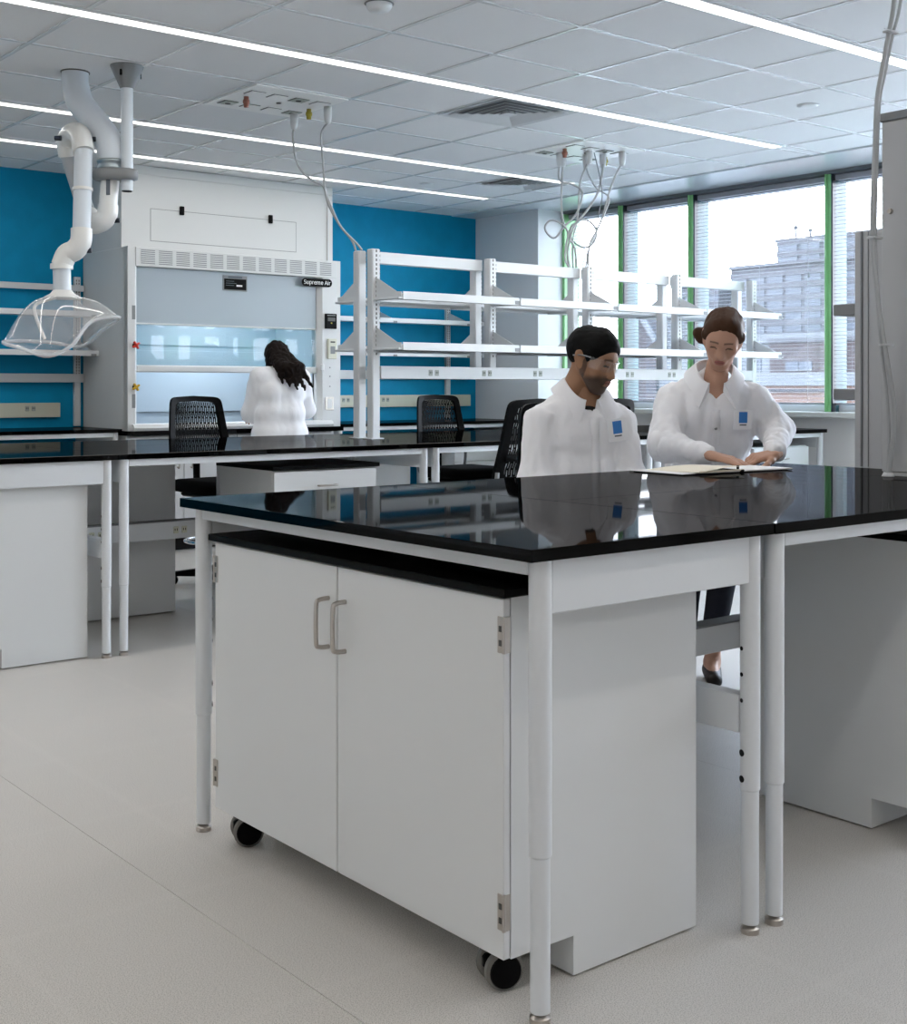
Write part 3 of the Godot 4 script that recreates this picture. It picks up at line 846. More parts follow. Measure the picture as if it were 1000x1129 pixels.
func outlet_pair(parent: Node, at: Vector3, mat_face: Material) -> void:
	for s in [-1, 1]:
		var o := put("outlet", bbox(Vector3(0.030, 0.036, 0.004), 0.004), mat_face, parent, at + Vector3(s * 0.024, 0, 0))
		bx("outlet_slot", Vector3(-0.008, -0.004, 0.0018), Vector3(-0.004, 0.008, 0.0024), M.black_plastic, o, 0.0002)
		bx("outlet_slot", Vector3(0.004, -0.004, 0.0018), Vector3(0.008, 0.008, 0.0024), M.black_plastic, o, 0.0002)

# knee height service raceway fixed between the two halves of a bench row
func raceway(label: String, x0: float, x1: float, z: float, ys: Array, offset := 0.0) -> void:
	var t := thing("service_raceway", label, "raceway", Vector3((x0 + x1) / 2, 0, z))
	var h := (x1 - x0) / 2
	bx("channel", Vector3(-h, ys[0], -0.03), Vector3(h, ys[1], 0.03), M.enamel, t)
	bx("lid", Vector3(-h, ys[1], -0.033), Vector3(h, ys[1] + 0.006, 0.033), M.grey_plastic, t, 0.001)
	# hangers reach from the bench frame down past the channel
	for sx in [-1, 0, 1]:
		bx("hanger", Vector3(sx * (h - 0.03) - 0.015, ys[1] + 0.006, -0.012), Vector3(sx * (h - 0.03) + 0.015, 0.889, 0.012), M.enamel, t)
	var x := x0 + 0.24 + offset
	while x < x1 - 0.05 and z < -4.0:
		outlet_pair(t, Vector3(x - (x0 + x1) / 2, (ys[0] + ys[1]) / 2, 0.032), M.beige)
		x += 0.46

func build_rows() -> void:
	# --- near row ---
	var za := -1.748
	var zm := -2.461
	var zc := -3.174
	table("black topped end table in front, standing over the double door cabinet", 1.602, 2.337, zc, za, true, 0.055, 0.041)
	table("black topped table beside the front end table, on the viewer's side", 2.339, 4.19, zm + 0.0003, za + 0.003)
	table("black topped table at which the seated and the leaning person work", 2.339, 4.19, zc, zm - 0.0003)
	cupboard("white double door cabinet with bar handles under the front end table", Vector3(1.664, 0, -2.4625), 0.0, 1.175)
	cupboard("white cabinet side panel with toe notch under the table beside the front one", Vector3(3.585, 0, -1.812), PI / 2, 1.0)
	raceway("knee height raceway under the front bench row", 2.345, 4.18, zm, [0.43, 0.51])
	# --- far row ---
	var dz := -3.627
	table("black topped end table by the lone cabinet at the edge of the far row", 1.66, 2.411, zc + dz, za + dz, true, 0.055, 0.041)
	table("black topped far row table with a drawer unit under it", 2.413, 4.21, zm + dz + 0.001, za + dz)
	table("black topped far row table on the fume hood side", 2.413, 4.21, zc + dz, zm + dz - 0.001)
	table("black topped far row table behind the seated person", 4.212, 5.995, zm + dz + 0.001, za + dz)
	table("black topped far row table under the middle of the shelf unit", 4.212, 5.995, zc + dz, zm + dz - 0.001)
	table("black topped far row table ending at the window wall", 5.997, 7.80, zm + dz + 0.001, za + dz)
	table("black topped far row table in the corner by the window", 5.997, 7.80, zc + dz, zm + dz - 0.001)
	cupboard("white cabinet at the edge of the far row with a toe notch", Vector3(1.745, 0, -6.03), 0.0, 1.14)
	drawer_unit("white drawer unit with a black top under the far row", Vector3(3.575, 0, -5.45), 0.0, 0.62, 0.56)
	drawer_unit("white drawer unit with its back to us under the far row, near the hood", Vector3(2.89, 0, -6.75), PI, 0.5, 0.48, false)
	drawer_unit("white drawer unit behind the black topped one under the far row", Vector3(4.50, 0, -6.75), PI, 0.46, 0.48, false)
	drawer_unit("white drawer unit under the far row at the window end", Vector3(7.36, 0, -5.44), 0.0, 0.62, 0.56, false)
	drawer_unit("white drawer unit under the far row behind the leaning person", Vector3(6.62, 0, -5.44), 0.0, 0.62, 0.56, false)
	raceway("knee height raceway with outlets under the far bench row", 2.42, 4.2, zm + dz, [0.425, 0.515], -0.06)
	shelf_unit()

# double sided reagent shelf over the far row
func shelf_unit() -> void:
	var zc := -6.10
	var t := thing("reagent_shelf", "white double sided reagent shelf unit with slotted posts on the far bench row", "shelf", Vector3(4.28, 0.914, zc))
	var px := [0.0, 0.895, 1.755, 2.65, 3.5]
	var slots := MB.new()
	for k in 24: slots.box(Vector3(-0.004, -0.02 - k * 0.026, 0.0), Vector3(0.004, -0.006 - k * 0.026, 0.0012))
	var slot_mesh := slots.done()
	for i in px.size():
		var y0 := 0.0 if i == 0 or i == 4 else 0.35
		for s in [1, -1]:
			var z: float = s * 0.07
			var p := bx("post", Vector3(px[i] - 0.028, y0, z - 0.03), Vector3(px[i] + 0.028, 1.106, z + 0.03), M.enamel, t, 0.006)
			put("slot_row", slot_mesh, M.outlet_dark, p, Vector3(0.0, (1.106 - y0) / 2, s * 0.03), Vector3(0, 0 if s > 0 else PI, 0)).set_meta("kind", "stuff")
			put("slot_row", slot_mesh, M.outlet_dark, p, Vector3(0.028, (1.106 - y0) / 2, 0.022), Vector3(0, PI / 2, 0)).set_meta("kind", "stuff")
			if y0 == 0.0: put("post_foot", bbox(Vector3(0.09, 0.006, 0.09), 0.001), M.enamel, p, Vector3(0, -(1.106) / 2 + 0.003, 0))
			for y in [0.815, 0.527]:
				var zt := 0.345 if s > 0 else -0.30
				var m := MB.new()
				var poly := [Vector2(z + s * 0.028, y), Vector2(zt, y), Vector2(zt, y + 0.028), Vector2(zt - s * 0.045, y + 0.032), Vector2(z + s * 0.028, y + 0.125)]
				if s < 0: poly.reverse()
				prism(poly, Vector3(px[i], 0, 0), Vector3(0, 0, 1), Vector3.UP, 0.004, m)
				put("bracket", m.done(), M.enamel, t)
				bx("bracket_lip", Vector3(px[i] - 0.022, y - 0.012, z + s * 0.03), Vector3(px[i] + 0.022, y, zt), M.enamel, t, 0.002)
		if i < 4:
			var a: float = px[i] + 0.006
			var b: float = px[i + 1] - 0.006
			for y in [0.815, 0.527]:
				bx("shelf_board", Vector3(a, y + 0.001, 0.105), Vector3(b, y + 0.019, 0.345), M.enamel, t)
				bx("shelf_lip", Vector3(a, y - 0.016, 0.3455), Vector3(b, y + 0.030, 0.351), M.enamel, t)
				bx("shelf_board", Vector3(a, y + 0.001, -0.30), Vector3(b, y + 0.019, -0.105), M.enamel, t)
				bx("shelf_lip", Vector3(a, y - 0.012, -0.304), Vector3(b, y + 0.028, -0.3005), M.enamel, t)
				bx("shelf_clip", Vector3(b - 0.035, y - 0.010, 0.3512), Vector3(b + 0.005, y + 0.012, 0.354), M.grey_plastic, t, 0.001)
			bx("top_beam", Vector3(px[i] + 0.028, 1.030, -0.02), Vector3(px[i + 1] - 0.028, 1.098, 0.03), M.enamel, t)
	var rw := bx("power_raceway", Vector3(0.03, 0.350, -0.045), Vector3(3.47, 0.425, 0.105), M.enamel, t)
	for x in [0.42, 0.84, 1.27, 1.70, 2.13, 2.56, 2.99, 3.3]:
		outlet_pair(rw, Vector3(x - 1.75, 0, 0.0755), M.outlet_face)

# ================= benches and shelves along the blue wall =================
func wall_shelf(label: String, x0: float, x1: float, ys: Array, rails: Array, stds: Array) -> void:
	var t := thing("wall_shelf", label, "shelf", Vector3(x0, 0, -9.3))
	for x in stds:
		var s := bx("standard", Vector3(x - x0 - 0.024, 0.92, 0.001), Vector3(x - x0 + 0.024, 2.05, 0.034), M.enamel, t)
		var m := MB.new()
		for k in 34:
			for q in [-1, 1]: m.box(Vector3(q * 0.010 - 0.003, 0.53 - k * 0.022, 0.0), Vector3(q * 0.010 + 0.003, 0.543 - k * 0.022, 0.001))
		put("slot_row", m.done(), M.outlet_dark, s, Vector3(0, 0, 0.0165)).set_meta("kind", "stuff")
		for y in ys:
			var b := MB.new()
			prism([Vector2(0.034, y), Vector2(0.33, y), Vector2(0.33, y + 0.026), Vector2(0.29, y + 0.03), Vector2(0.034, y + 0.12)], Vector3(x - x0, 0, 0), Vector3(0, 0, 1), Vector3.UP, 0.004, b)
			put("bracket", b.done(), M.enamel, t)
			bx("shelf_clip", Vector3(x - x0 - 0.02, y - 0.012, 0.333), Vector3(x - x0 + 0.02, y + 0.006, 0.337), M.grey_plastic, t, 0.001)
	for y in ys:
		bx("shelf_board", Vector3(0, y, 0.04), Vector3(x1 - x0, y + 0.02, 0.33), M.enamel, t)
		bx("shelf_lip", Vector3(0, y - 0.010, 0.3302), Vector3(x1 - x0, y + 0.030, 0.3325), M.enamel, t)
	for r in rails:
		bx("rail", Vector3(0, r[0], 0.034), Vector3(x1 - x0, r[1], 0.06), M.enamel, t)

func wall_raceway(label: String, x0: float, x1: float, y0: float, y1: float, splits: Array, outs: Array) -> void:
	var t := thing("wall_raceway", label, "raceway", Vector3(x0, 0, -9.3))
	var xs := [x0] + splits + [x1]
	for i in xs.size() - 1:
		bx("cover_panel", Vector3(xs[i] - x0 + 0.002, y0, 0.001), Vector3(xs[i + 1] - x0 - 0.002, y1, 0.05), M.beige, t)
	for x in outs:
		outlet_pair(t, Vector3(x - x0, (y0 + y1) / 2 + 0.012, 0.052), M.outlet_face)

func build_walls_furniture() -> void:
	table("black topped wall bench under the shelves beside the fume hood", 1.4, 3.865, -9.27, -8.55)
	table("black topped wall bench between the fume hood and the corner pier", 5.715, 7.79, -9.27, -8.55)
	drawer_unit("white drawer unit under the wall bench by the corner pier", Vector3(7.3, 0, -8.62), 0.0, 0.62, 0.55, false)
	drawer_unit("white drawer unit under the wall bench beside the hood", Vector3(3.1, 0, -8.62), 0.0, 0.62, 0.55, false)
	wall_shelf("white adjustable wall shelves left of the hood behind the extraction arm", 1.4, 3.87, [1.745, 1.455], [[1.94, 1.985], [1.25, 1.315]], [2.2, 3.83])
	wall_shelf("white adjustable wall shelves between hood and corner pier", 5.74, 7.66, [1.790, 1.495], [[1.285, 1.362]], [6.60, 7.44])
	wall_raceway("beige wall raceway with an outlet pair, left of the hood", 1.4, 3.69, 0.99, 1.097, [2.4], [3.46, 2.0])
	wall_raceway("beige wall raceway with covers between hood and corner pier", 5.72, 7.70, 1.035, 1.142, [6.20, 6.62], [6.27, 6.70])

# ================= chairs =================
func soft_slab(w: float, d: float, y0: float, y1: float, r: float) -> ArrayMesh:
	var m := MB.new(true)
	var rows := []
	for q in [[0.0, 0.06], [0.0, 0.012], [0.3, 0.0], [0.75, 0.002], [0.95, 0.014], [1.0, 0.04]]:
		var loop := []
		for p: Vector2 in rounded_rect(w - q[1] * 2, d - q[1] * 2, r - q[1], 6):
			loop.append(Vector3(p.x, y0 + (y1 - y0) * q[0] - 0.012 * pow(p.y / d * 2, 2) * (1.0 if q[0] > 0.5 else 0.0), -p.y))
		rows.append(loop)
	m.grid(rows, true)
	m.fan(Vector3(0, y0, 0), rows[0], true)
	m.fan(Vector3(0, y1, 0), rows[-1])
	return m.done()

var chair_meshes := {}

# back surface of a chair: u across (-1..1), v up (0..1)
func back_pt(u: float, v: float, off := 0.0) -> Vector3:
	var hw := lerpf(0.235, 0.185, v)
	var y := 0.74 + v * 0.42 - 0.012 * u * u * v
	var z := -0.20 - 0.085 * v - 0.035 * (1 - u * u) + 0.03 * pow(v - 0.35, 2)
	return Vector3(u * hw, y, z + off)

func chair_parts() -> void:
	# frame ring
	var m := MB.new(true)
	var N := 48
	var rings := [[], [], [], []]
	for i in N:
		var a := TAU * i / N
		var sx := signf(cos(a)) * pow(absf(cos(a)), 0.16)
		var sy := signf(sin(a)) * pow(absf(sin(a)), 0.16)
		var o := Vector2(sx, sy)
		var inn := Vector2(sx * 0.80, sy * 0.83)
		rings[0].append(back_pt(o.x, 0.5 + o.y * 0.5, 0.010))
		rings[1].append(back_pt(inn.x, 0.5 + inn.y * 0.5, 0.010))
		rings[2].append(back_pt(inn.x, 0.5 + inn.y * 0.5, -0.012))
		rings[3].append(back_pt(o.x, 0.5 + o.y * 0.5, -0.012))
	for q in [[0, 1], [1, 2], [2, 3], [3, 0]]:
		m.st.set_smooth_group(q[0])
		m.grid([rings[q[1]], rings[q[0]]], true)
	chair_meshes.frame = m.done()
	# mesh weave: upright threads with staggered ties
	m = MB.new()
	var cols := 26
	for c in cols + 1:
		var u := lerpf(-0.84, 0.84, float(c) / cols)
		for s in 10:
			var v0 := 0.09 + 0.082 * s
			var v1 := v0 + 0.0825
			var wob := 0.012 * (1 if s % 2 else -1)
			var p := back_pt(u + wob, v0)
			var q := back_pt(u - wob, v1)
			var e := Vector3(0.0042, 0, 0)
			var f := Vector3(0, 0, 0.0015)
			m.quad(p - e + f, p + e + f, q + e + f, q - e + f)
			m.quad(q - e - f, q + e - f, p + e - f, p - e - f)
			m.quad(p + e + f, p + e - f, q + e - f, q + e + f)
			m.quad(p - e - f, p - e + f, q - e + f, q - e - f)
			if (c + s) % 2 == 0 and c < cols:
				var g := back_pt(u + 1.68 / cols, v0)
				m.quad(p + f - Vector3(0, 0.003, 0), g + f - Vector3(0, 0.002, 0), g + f + Vector3(0, 0.008, 0), p + f + Vector3(0, 0.008, 0))
	chair_meshes.weave = m.done()
	m = MB.new(true)
	var rows := []
	for k in 9:
		var u := lerpf(-0.85, 0.85, k / 8.0)
		rows.append([back_pt(u, 0.36, -0.006), back_pt(u, 0.27, -0.006), back_pt(u, 0.27, -0.018), back_pt(u, 0.36, -0.018)])
	m.grid(rows, true)
	chair_meshes.lumbar = m.done()
	chair_meshes.seat = soft_slab(0.48, 0.47, 0.575, 0.655, 0.10)
	chair_meshes.pan = soft_slab(0.40, 0.38, 0.545, 0.58, 0.08)
	m = MB.new(true)
	chair_meshes.spine = tube_mesh(smooth_path([Vector3(0, 0.54, 0.02), Vector3(0, 0.53, -0.14), Vector3(0, 0.58, -0.25), Vector3(0, 0.76, -0.265), Vector3(0, 0.86, -0.275)], 6), 0.022, 10)
	var ring := []
	for i in 33: ring.append(Vector3(cos(TAU * i / 32.0) * 0.215, 0.27, sin(TAU * i / 32.0) * 0.215))
	chair_meshes.ring = tube_mesh(ring, 0.010, 8, false)
	m = MB.new()
	prism([Vector2(0.0, 0.045), Vector2(0.0, 0.105), Vector2(0.06, 0.105), Vector2(0.30, 0.078), Vector2(0.30, 0.055)], Vector3.ZERO, Vector3.RIGHT, Vector3.UP, 0.042, m)
	chair_meshes.arm = m.done()

func make_chair(label: String, at: Vector3, turn: float) -> Node3D:
	var t := thing("mesh_stool", label, "chair", at, turn, "black mesh back laboratory chairs")
	put("seat", chair_meshes.seat, M.black_fabric, t)
	put("seat_pan", chair_meshes.pan, M.black_plastic, t)
	var b := put("back_frame", chair_meshes.frame, M.black_plastic, t)
	put("mesh_weave", chair_meshes.weave, M.black_plastic, b).set_meta("kind", "stuff")
	put("lumbar_bar", chair_meshes.lumbar, M.black_plastic, b)
	put("back_support", chair_meshes.spine, M.black_plastic, t)
	for s in [-1, 1]:
		put("back_bracket", tube_mesh(smooth_path([Vector3(s * 0.14, 0.565, -0.16), Vector3(s * 0.20, 0.60, -0.22), Vector3(s * 0.222, 0.70, -0.225), Vector3(s * 0.216, 0.80, -0.222)], 5), 0.012, 8), M.grey_plastic, t)
	rod("gas_column", Vector3(0, 0.10, 0), Vector3(0, 0.34, 0), 0.028, M.black_plastic, t)
	rod("piston", Vector3(0, 0.34, 0), Vector3(0, 0.55, 0), 0.016, M.chrome, t)
	put("foot_ring", chair_meshes.ring, M.chrome, t)
	for k in 4:
		var a := TAU * k / 4 + 0.4
		rod("ring_spoke", Vector3(0.02 * cos(a), 0.27, 0.02 * sin(a)), Vector3(0.21 * cos(a), 0.27, 0.21 * sin(a)), 0.006, M.chrome, t, -1, 8)
	for k in 5:
		var a := TAU * k / 5
		var arm := put("base_arm", chair_meshes.arm, M.black_plastic, t, Vector3.ZERO, Vector3(0, a, 0))
		var c := put("caster", bbox(Vector3(0.022, 0.03, 0.05), 0.004), M.black_plastic, arm, Vector3(0.285, 0.042, 0))
		for s in [-1, 1]:
			put("wheel", lathe([Vector2(0, -0.009), Vector2(0.024, -0.009), Vector2(0.028, 0), Vector2(0.024, 0.009), Vector2(0, 0.009)], 16), M.black_plastic, c, Vector3(0, -0.014, s * 0.018), Vector3(PI / 2, 0, 0))
	return t

func build_chairs() -> void:
	chair_parts()
	var a := make_chair("black mesh back chair facing the far row in front of the fume hood", Vector3(3.81, 0, -7.0), 0.10)
	copy_of(a, "black mesh back chair facing the far row before the corner pier", Vector3(5.74, 0, -7.0), 0.0)
	copy_of(a, "black mesh back chair drawn up to the far row, behind the seated person's chair", Vector3(4.235, 0, -4.90), PI + 0.1)
	copy_of(a, "black mesh back chair between the seated and the leaning person", Vector3(4.79, 0, -4.90), PI - 0.05)
	var dch := copy_of(a, "black mesh back chair in which the bearded person sits", Vector3(3.395, 0, -3.36), -0.36)

# ================= ceiling things =================
func build_ceiling_things() -> void:
	var zs := [-3.49, -5.24, -7.20, -8.25, -0.75, 2.0]
	var labels := ["ceiling light strip nearest the viewer, above the woman at the bench", "long ceiling light strip passing above the extraction arm's ceiling mount", "long ceiling light strip over the far bench row", "ceiling light strip closest to the blue wall", "ceiling light strip over the open floor before the front bench", "ceiling light strip by the wall behind the viewer"]
	for i in zs.size():
		var x0 := -2.6
		var x1 := 7.04
		var L := x1 - x0
		var t := thing("strip_light", labels[i], "light", Vector3((x0 + x1) / 2, CEIL, zs[i]), 0.0, "linear ceiling lights")
		bx("housing", Vector3(-L / 2 - 0.012, -0.013, -0.052), Vector3(L / 2 + 0.012, -0.0055, -0.042), M.ceiling_grid, t, 0.001)
		bx("housing", Vector3(-L / 2 - 0.012, -0.013, 0.042), Vector3(L / 2 + 0.012, -0.0055, 0.052), M.ceiling_grid, t, 0.001)
		bx("diffuser", Vector3(-L / 2, -0.011, -0.042), Vector3(L / 2, -0.0055, 0.042), M.strip_glow, t, 0.001)
		var al := AreaLight3D.new()
		al.name = "strip_light_source"
		al.area_size = Vector2(L, 0.084)
		al.light_energy = STRIP_LIGHT * (0.30 if i == 3 else 1.0)
		al.light_color = Color(1.0, 0.98, 0.95)
		al.shadow_enabled = true
		al.rotation_degrees = Vector3(-90, 0, 0)
		al.position = Vector3(0, -0.014, 0)
		t.add_child(al)
	# service panels
	service_panel("ceiling service panel with two plugged white cords", 3.41, 4.02, 0)
	service_panel("ceiling service panel with many hanging cords by the windows", 5.85, 6.46, 1)
	diffuser("square louvred air diffuser beside the light strip", Vector3(4.935, CEIL, -5.585), 0.59)
	diffuser("square louvred air diffuser by the windows, beyond the cords", Vector3(6.76, CEIL, -7.48), 0.44)
	for d in [[Vector3(3.11, CEIL - 0.004, -4.34), "round smoke detector at the top edge above the service panel", 0.055, 0.03], [Vector3(6.15, CEIL - 0.004, -4.365), "flat round sprinkler cap near the window end of the light strip", 0.055, 0.008], [Vector3(6.165, CEIL - 0.004, -7.96), "flat round sprinkler cap before the blue wall", 0.05, 0.008]]:
		var s := thing("ceiling_disc", d[1], "sprinkler" if d[3] < 0.02 else "smoke detector", d[0], 0.0, "round ceiling fittings")
		put("body", lathe([Vector2(0, -d[3]), Vector2(d[2] * 0.8, -d[3]), Vector2(d[2], -d[3] * 0.4), Vector2(d[2], 0), Vector2(0, 0)], 28), M.ceiling_grid, s)
		put("rim", lathe([Vector2(d[2], -0.003), Vector2(d[2] + 0.008, -0.002), Vector2(d[2] + 0.008, 0), Vector2(d[2], 0)], 28), M.grey_plastic if d[3] > 0.02 else M.ceiling_grid, s)

func service_panel(label: String, x0: float, x1: float, which: int) -> void:
	var t := thing("ceiling_service_unit", label, "service panel", Vector3((x0 + x1) / 2, CEIL, -6.185), 0.0, "ceiling service panels")
	bx("plate", Vector3(-0.296, -0.013, -0.296), Vector3(0.296, 0.007, 0.296), M.panel_white, t)
	# two rows of outlets, one row at each side
	for r in 2:
		for c in 4:
			var x := -0.21 + c * 0.14
			var z := -0.17 if r == 0 else 0.13
			var o := bx("outlet_frame", Vector3(x - 0.046, -0.0155, z - 0.046), Vector3(x + 0.046, -0.013, z + 0.046), M.outlet_dark, t, 0.001)
			bx("outlet_lid", Vector3(-0.040, -0.004, -0.036), Vector3(0.043, -0.001, 0.043), M.panel_white if (r + c) % 3 else M.outlet_face, o, 0.0008)
			if (r + c) % 3 == 0: rod("outlet_hole", Vector3(0, -0.0042, 0), Vector3(0, -0.0052, 0), 0.017, M.black_plastic, o, -1, 14)
	# gas turrets
	for g in [[-0.20, 0.02, M.copper], [0.24, -0.03, M.brass]]:
		var n := put("gas_turret", lathe([Vector2(0, -0.06), Vector2(0.013, -0.06), Vector2(0.015, -0.042), Vector2(0.018, -0.038), Vector2(0.018, -0.02), Vector2(0.014, -0.015), Vector2(0.014, 0), Vector2(0, 0)], 14), g[2], t, Vector3(g[0], -0.012, g[1]))
		put("turret_nut", lathe([Vector2(0, 0), Vector2(0.021, 0), Vector2(0.021, 0.01), Vector2(0, 0.01)], 6, true), g[2], n, Vector3(0, -0.036, 0))
	rod("centre_plug", Vector3(0.02, -0.017, 0.0), Vector3(0.02, -0.013, 0.0), 0.014, M.outlet_dark, t, -1, 14)

func diffuser(label: String, at: Vector3, w: float) -> void:
	var t := thing("air_diffuser", label, "air diffuser", at, 0.0, "ceiling air diffusers")
	bx("backing", Vector3(-w / 2 + 0.02, 0.004, -w / 2 + 0.02), Vector3(w / 2 - 0.02, 0.0075, w / 2 - 0.02), M.grey_plastic, t)
	var n := 6
	for k in n:
		var o := w / 2 - k * (w / 2) / (n + 0.6)
		var m := MB.new()
		# a square collar that slopes outwards and down
		var ring := func(h: float, y: float) -> Array: return [Vector3(-h, y, h), Vector3(h, y, h), Vector3(h, y, -h), Vector3(-h, y, -h)]
		var wd := 0.075 if k == 0 else 0.030
		m.grid([ring.call(o - wd, 0.0035), ring.call(o, -0.006), ring.call(o, -0.008), ring.call(o - wd, 0.0015), ring.call(o - wd, 0.0035)], true)
		put("louvre" if k else "frame", m.done(), M.enamel, t, Vector3(0, -0.002 - 0.002 * k, 0))
	var c := MB.new()
	var h := (w / 2) / (n + 0.6) * 0.9
	c.box(Vector3(-h, -0.02, -h), Vector3(h, -0.016, h))
	put("centre_plate", c.done(), M.enamel, t)
	for s in 4:
		rod("hanger", Vector3(h * 0.7 * (1 if s % 2 else -1), -0.017, h * 0.7 * (1 if s < 2 else -1)), Vector3(h * 0.7 * (1 if s % 2 else -1), 0.005, h * 0.7 * (1 if s < 2 else -1)), 0.004, M.grey_plastic, t, -1, 6)

# ================= extraction arm =================
func build_extractor() -> void:
	var o := Vector3(2.68, CEIL, -6.06)
	var t := thing("extraction_arm", "white articulated fume extraction arm with clear canopy hanging from the ceiling", "extraction arm", o)
	var R := func(pts: Array) -> Array: return pts.map(func(v): return v - o)
	var duct: Array = R.call([Vector3(2.580, 2.834, -6.274), Vector3(2.580, 2.775, -6.274), Vector3(2.590, 2.677, -6.240), Vector3(2.625, 2.587, -6.173), Vector3(2.659, 2.508, -6.107), Vector3(2.676, 2.439, -6.068), Vector3(2.680, 2.366, -6.065)])
	put("ceiling_duct", tube_mesh(smooth_path(duct, 5), 0.068, 24), M.duct_white, t)
	rod("ceiling_ring", duct[0] + Vector3(0, -0.006, 0), duct[0], 0.073, M.outlet_dark, t, -1, 28)
	# stay post with its cone
	var p := Vector3(2.735, CEIL, -5.994) - o
	put("post_cone", lathe([Vector2(0, -0.115), Vector2(0.034, -0.115), Vector2(0.036, -0.11), Vector2(0.083, -0.006), Vector2(0.083, 0), Vector2(0, 0)], 28), M.grey_plastic, t, p)
	for k in 3:
		var a := TAU * k / 3 + 0.35
		var sl := bx("cone_slot", Vector3(-0.007, -0.025, -0.003), Vector3(0.007, 0.02, 0.003), M.black_plastic, t, 0.003)
		sl.position = p + Vector3(cos(a) * 0.068, -0.04, sin(a) * 0.068)
		sl.rotation = Vector3(0, PI / 2 - a, 0)
	rod("stay_post", p + Vector3(0, -0.63, 0), p + Vector3(0, -0.1, 0), 0.030, M.duct_white, t, -1, 24)
	rod("post_end", p + Vector3(0, -0.634, 0), p + Vector3(0, -0.63, 0), 0.025, M.dark_gap, t, -1, 24)
	var c := Vector3(2.680, 2.31, -6.065) - o
	put("galvanised_collar", lathe([Vector2(0, 0.0), Vector2(0.064, 0.0), Vector2(0.068, 0.015), Vector2(0.064, 0.02), Vector2(0.064, 0.035), Vector2(0.069, 0.04), Vector2(0.069, 0.05), Vector2(0.064, 0.055), Vector2(0.064, 0.085), Vector2(0, 0.085)], 28), M.galvanised, t, c)
	# ring bracket that clamps collar and post
	var rm := MB.new(true)
	var mid := (c + Vector3(p.x, c.y, p.z)) * 0.5
	var loop := []
	var dirv := (Vector3(p.x, 0, p.z) - Vector3(c.x, 0, c.z))
	var dl := dirv.length()
	dirv = dirv / dl
	var nrm := Vector3(-dirv.z, 0, dirv.x)
	for i in 40:
		var a := TAU * i / 40
		var s := cos(a)
		var base := Vector3(c.x, 0, c.z) if s < 0.15 else Vector3(p.x, 0, p.z)
		var r := 0.086 if s < 0.15 else 0.052
		loop.append(base + (dirv * cos(a) + nrm * sin(a)) * r)
	var rows := []
	for q in [[0.80, -0.032], [1.0, -0.028], [1.04, -0.01], [1.04, 0.008], [0.98, 0.022], [0.78, 0.026]]:
		var row := []
		for v: Vector3 in loop:
			var cc := Vector3(mid.x, 0, mid.z)
			var w: Vector3 = cc + (v - cc) * q[0]
			row.append(Vector3(w.x, c.y - 0.02 + q[1], w.z))
		rows.append(row)
	rows.reverse()
	rm.grid(rows, true)
	rm.fan(Vector3(mid.x, rows[0][0].y, mid.z), rows[0], true)
	rm.fan(Vector3(mid.x, rows[-1][0].y, mid.z), rows[-1])
	put("ring_bracket", rm.done(), M.grey_plastic, t)
	# drop pipe, elbow, two arm tubes, elbows, nozzle
	put("drop_pipe", tube_mesh(R.call([Vector3(2.680, 2.30, -6.065), Vector3(2.669, 2.128, -6.074)]), 0.046, 22), M.joint_white, t)
	bx("pipe_label", Vector3(-0.01, -0.04, -0.001), Vector3(0.01, 0.04, 0.001), M.ink_grey, t, 0.0005).transform = Transform3D(Basis(Vector3.UP, -0.68), Vector3(2.680, 2.22, -6.065) - o + Vector3(-0.030, 0, 0.036))
	put("lower_elbow", tube_mesh(smooth_path(R.call([Vector3(2.669, 2.137, -6.074), Vector3(2.666, 2.085, -6.078), Vector3(2.644, 2.052, -6.100), Vector3(2.620, 2.048, -6.160), Vector3(2.628, 2.10, -6.225)]), 6), 0.051, 22), M.joint_white, t)
	put("rear_tube", tube_mesh(R.call([Vector3(2.630, 2.09, -6.228), Vector3(2.560, 2.43, -6.325)]), 0.043, 22), M.duct_grey, t)
	put("upper_elbow", tube_mesh(smooth_path(R.call([Vector3(2.565, 2.405, -6.315), Vector3(2.548, 2.478, -6.295), Vector3(2.540, 2.503, -6.205), Vector3(2.538, 2.475, -6.108), Vector3(2.533, 2.385, -6.055)]), 6), 0.053, 22), M.joint_white, t)
	put("front_tube", tube_mesh(R.call([Vector3(2.533, 2.395, -6.055), Vector3(2.509, 1.982, -6.022)]), 0.044, 22), M.duct_white, t)
	for y in [2.19, 1.985]:
		rod("joint_collar", Vector3(2.509 + (y - 1.982) * 0.057, y, -6.022 - (y - 1.982) * 0.08) - o, Vector3(2.509 + (y - 1.97) * 0.057, y + 0.014, -6.022 - (y - 1.97) * 0.08) - o, 0.050, M.joint_white, t, -1, 26)
	put("wrist_elbow", tube_mesh(smooth_path(R.call([Vector3(2.509, 2.0, -6.022), Vector3(2.506, 1.935, -6.025), Vector3(2.483, 1.893, -6.045), Vector3(2.452, 1.872, -6.070), Vector3(2.433, 1.815, -6.085)]), 6), 0.052, 22), M.joint_white, t)
	put("nozzle", tube_mesh(R.call([Vector3(2.433, 1.825, -6.085), Vector3(2.436, 1.655, -6.082)]), 0.043, 22), M.duct_white, t)
	rod("joint_collar", Vector3(2.433, 1.80, -6.085) - o, Vector3(2.433, 1.825, -6.085) - o, 0.055, M.joint_white, t, -1, 26)
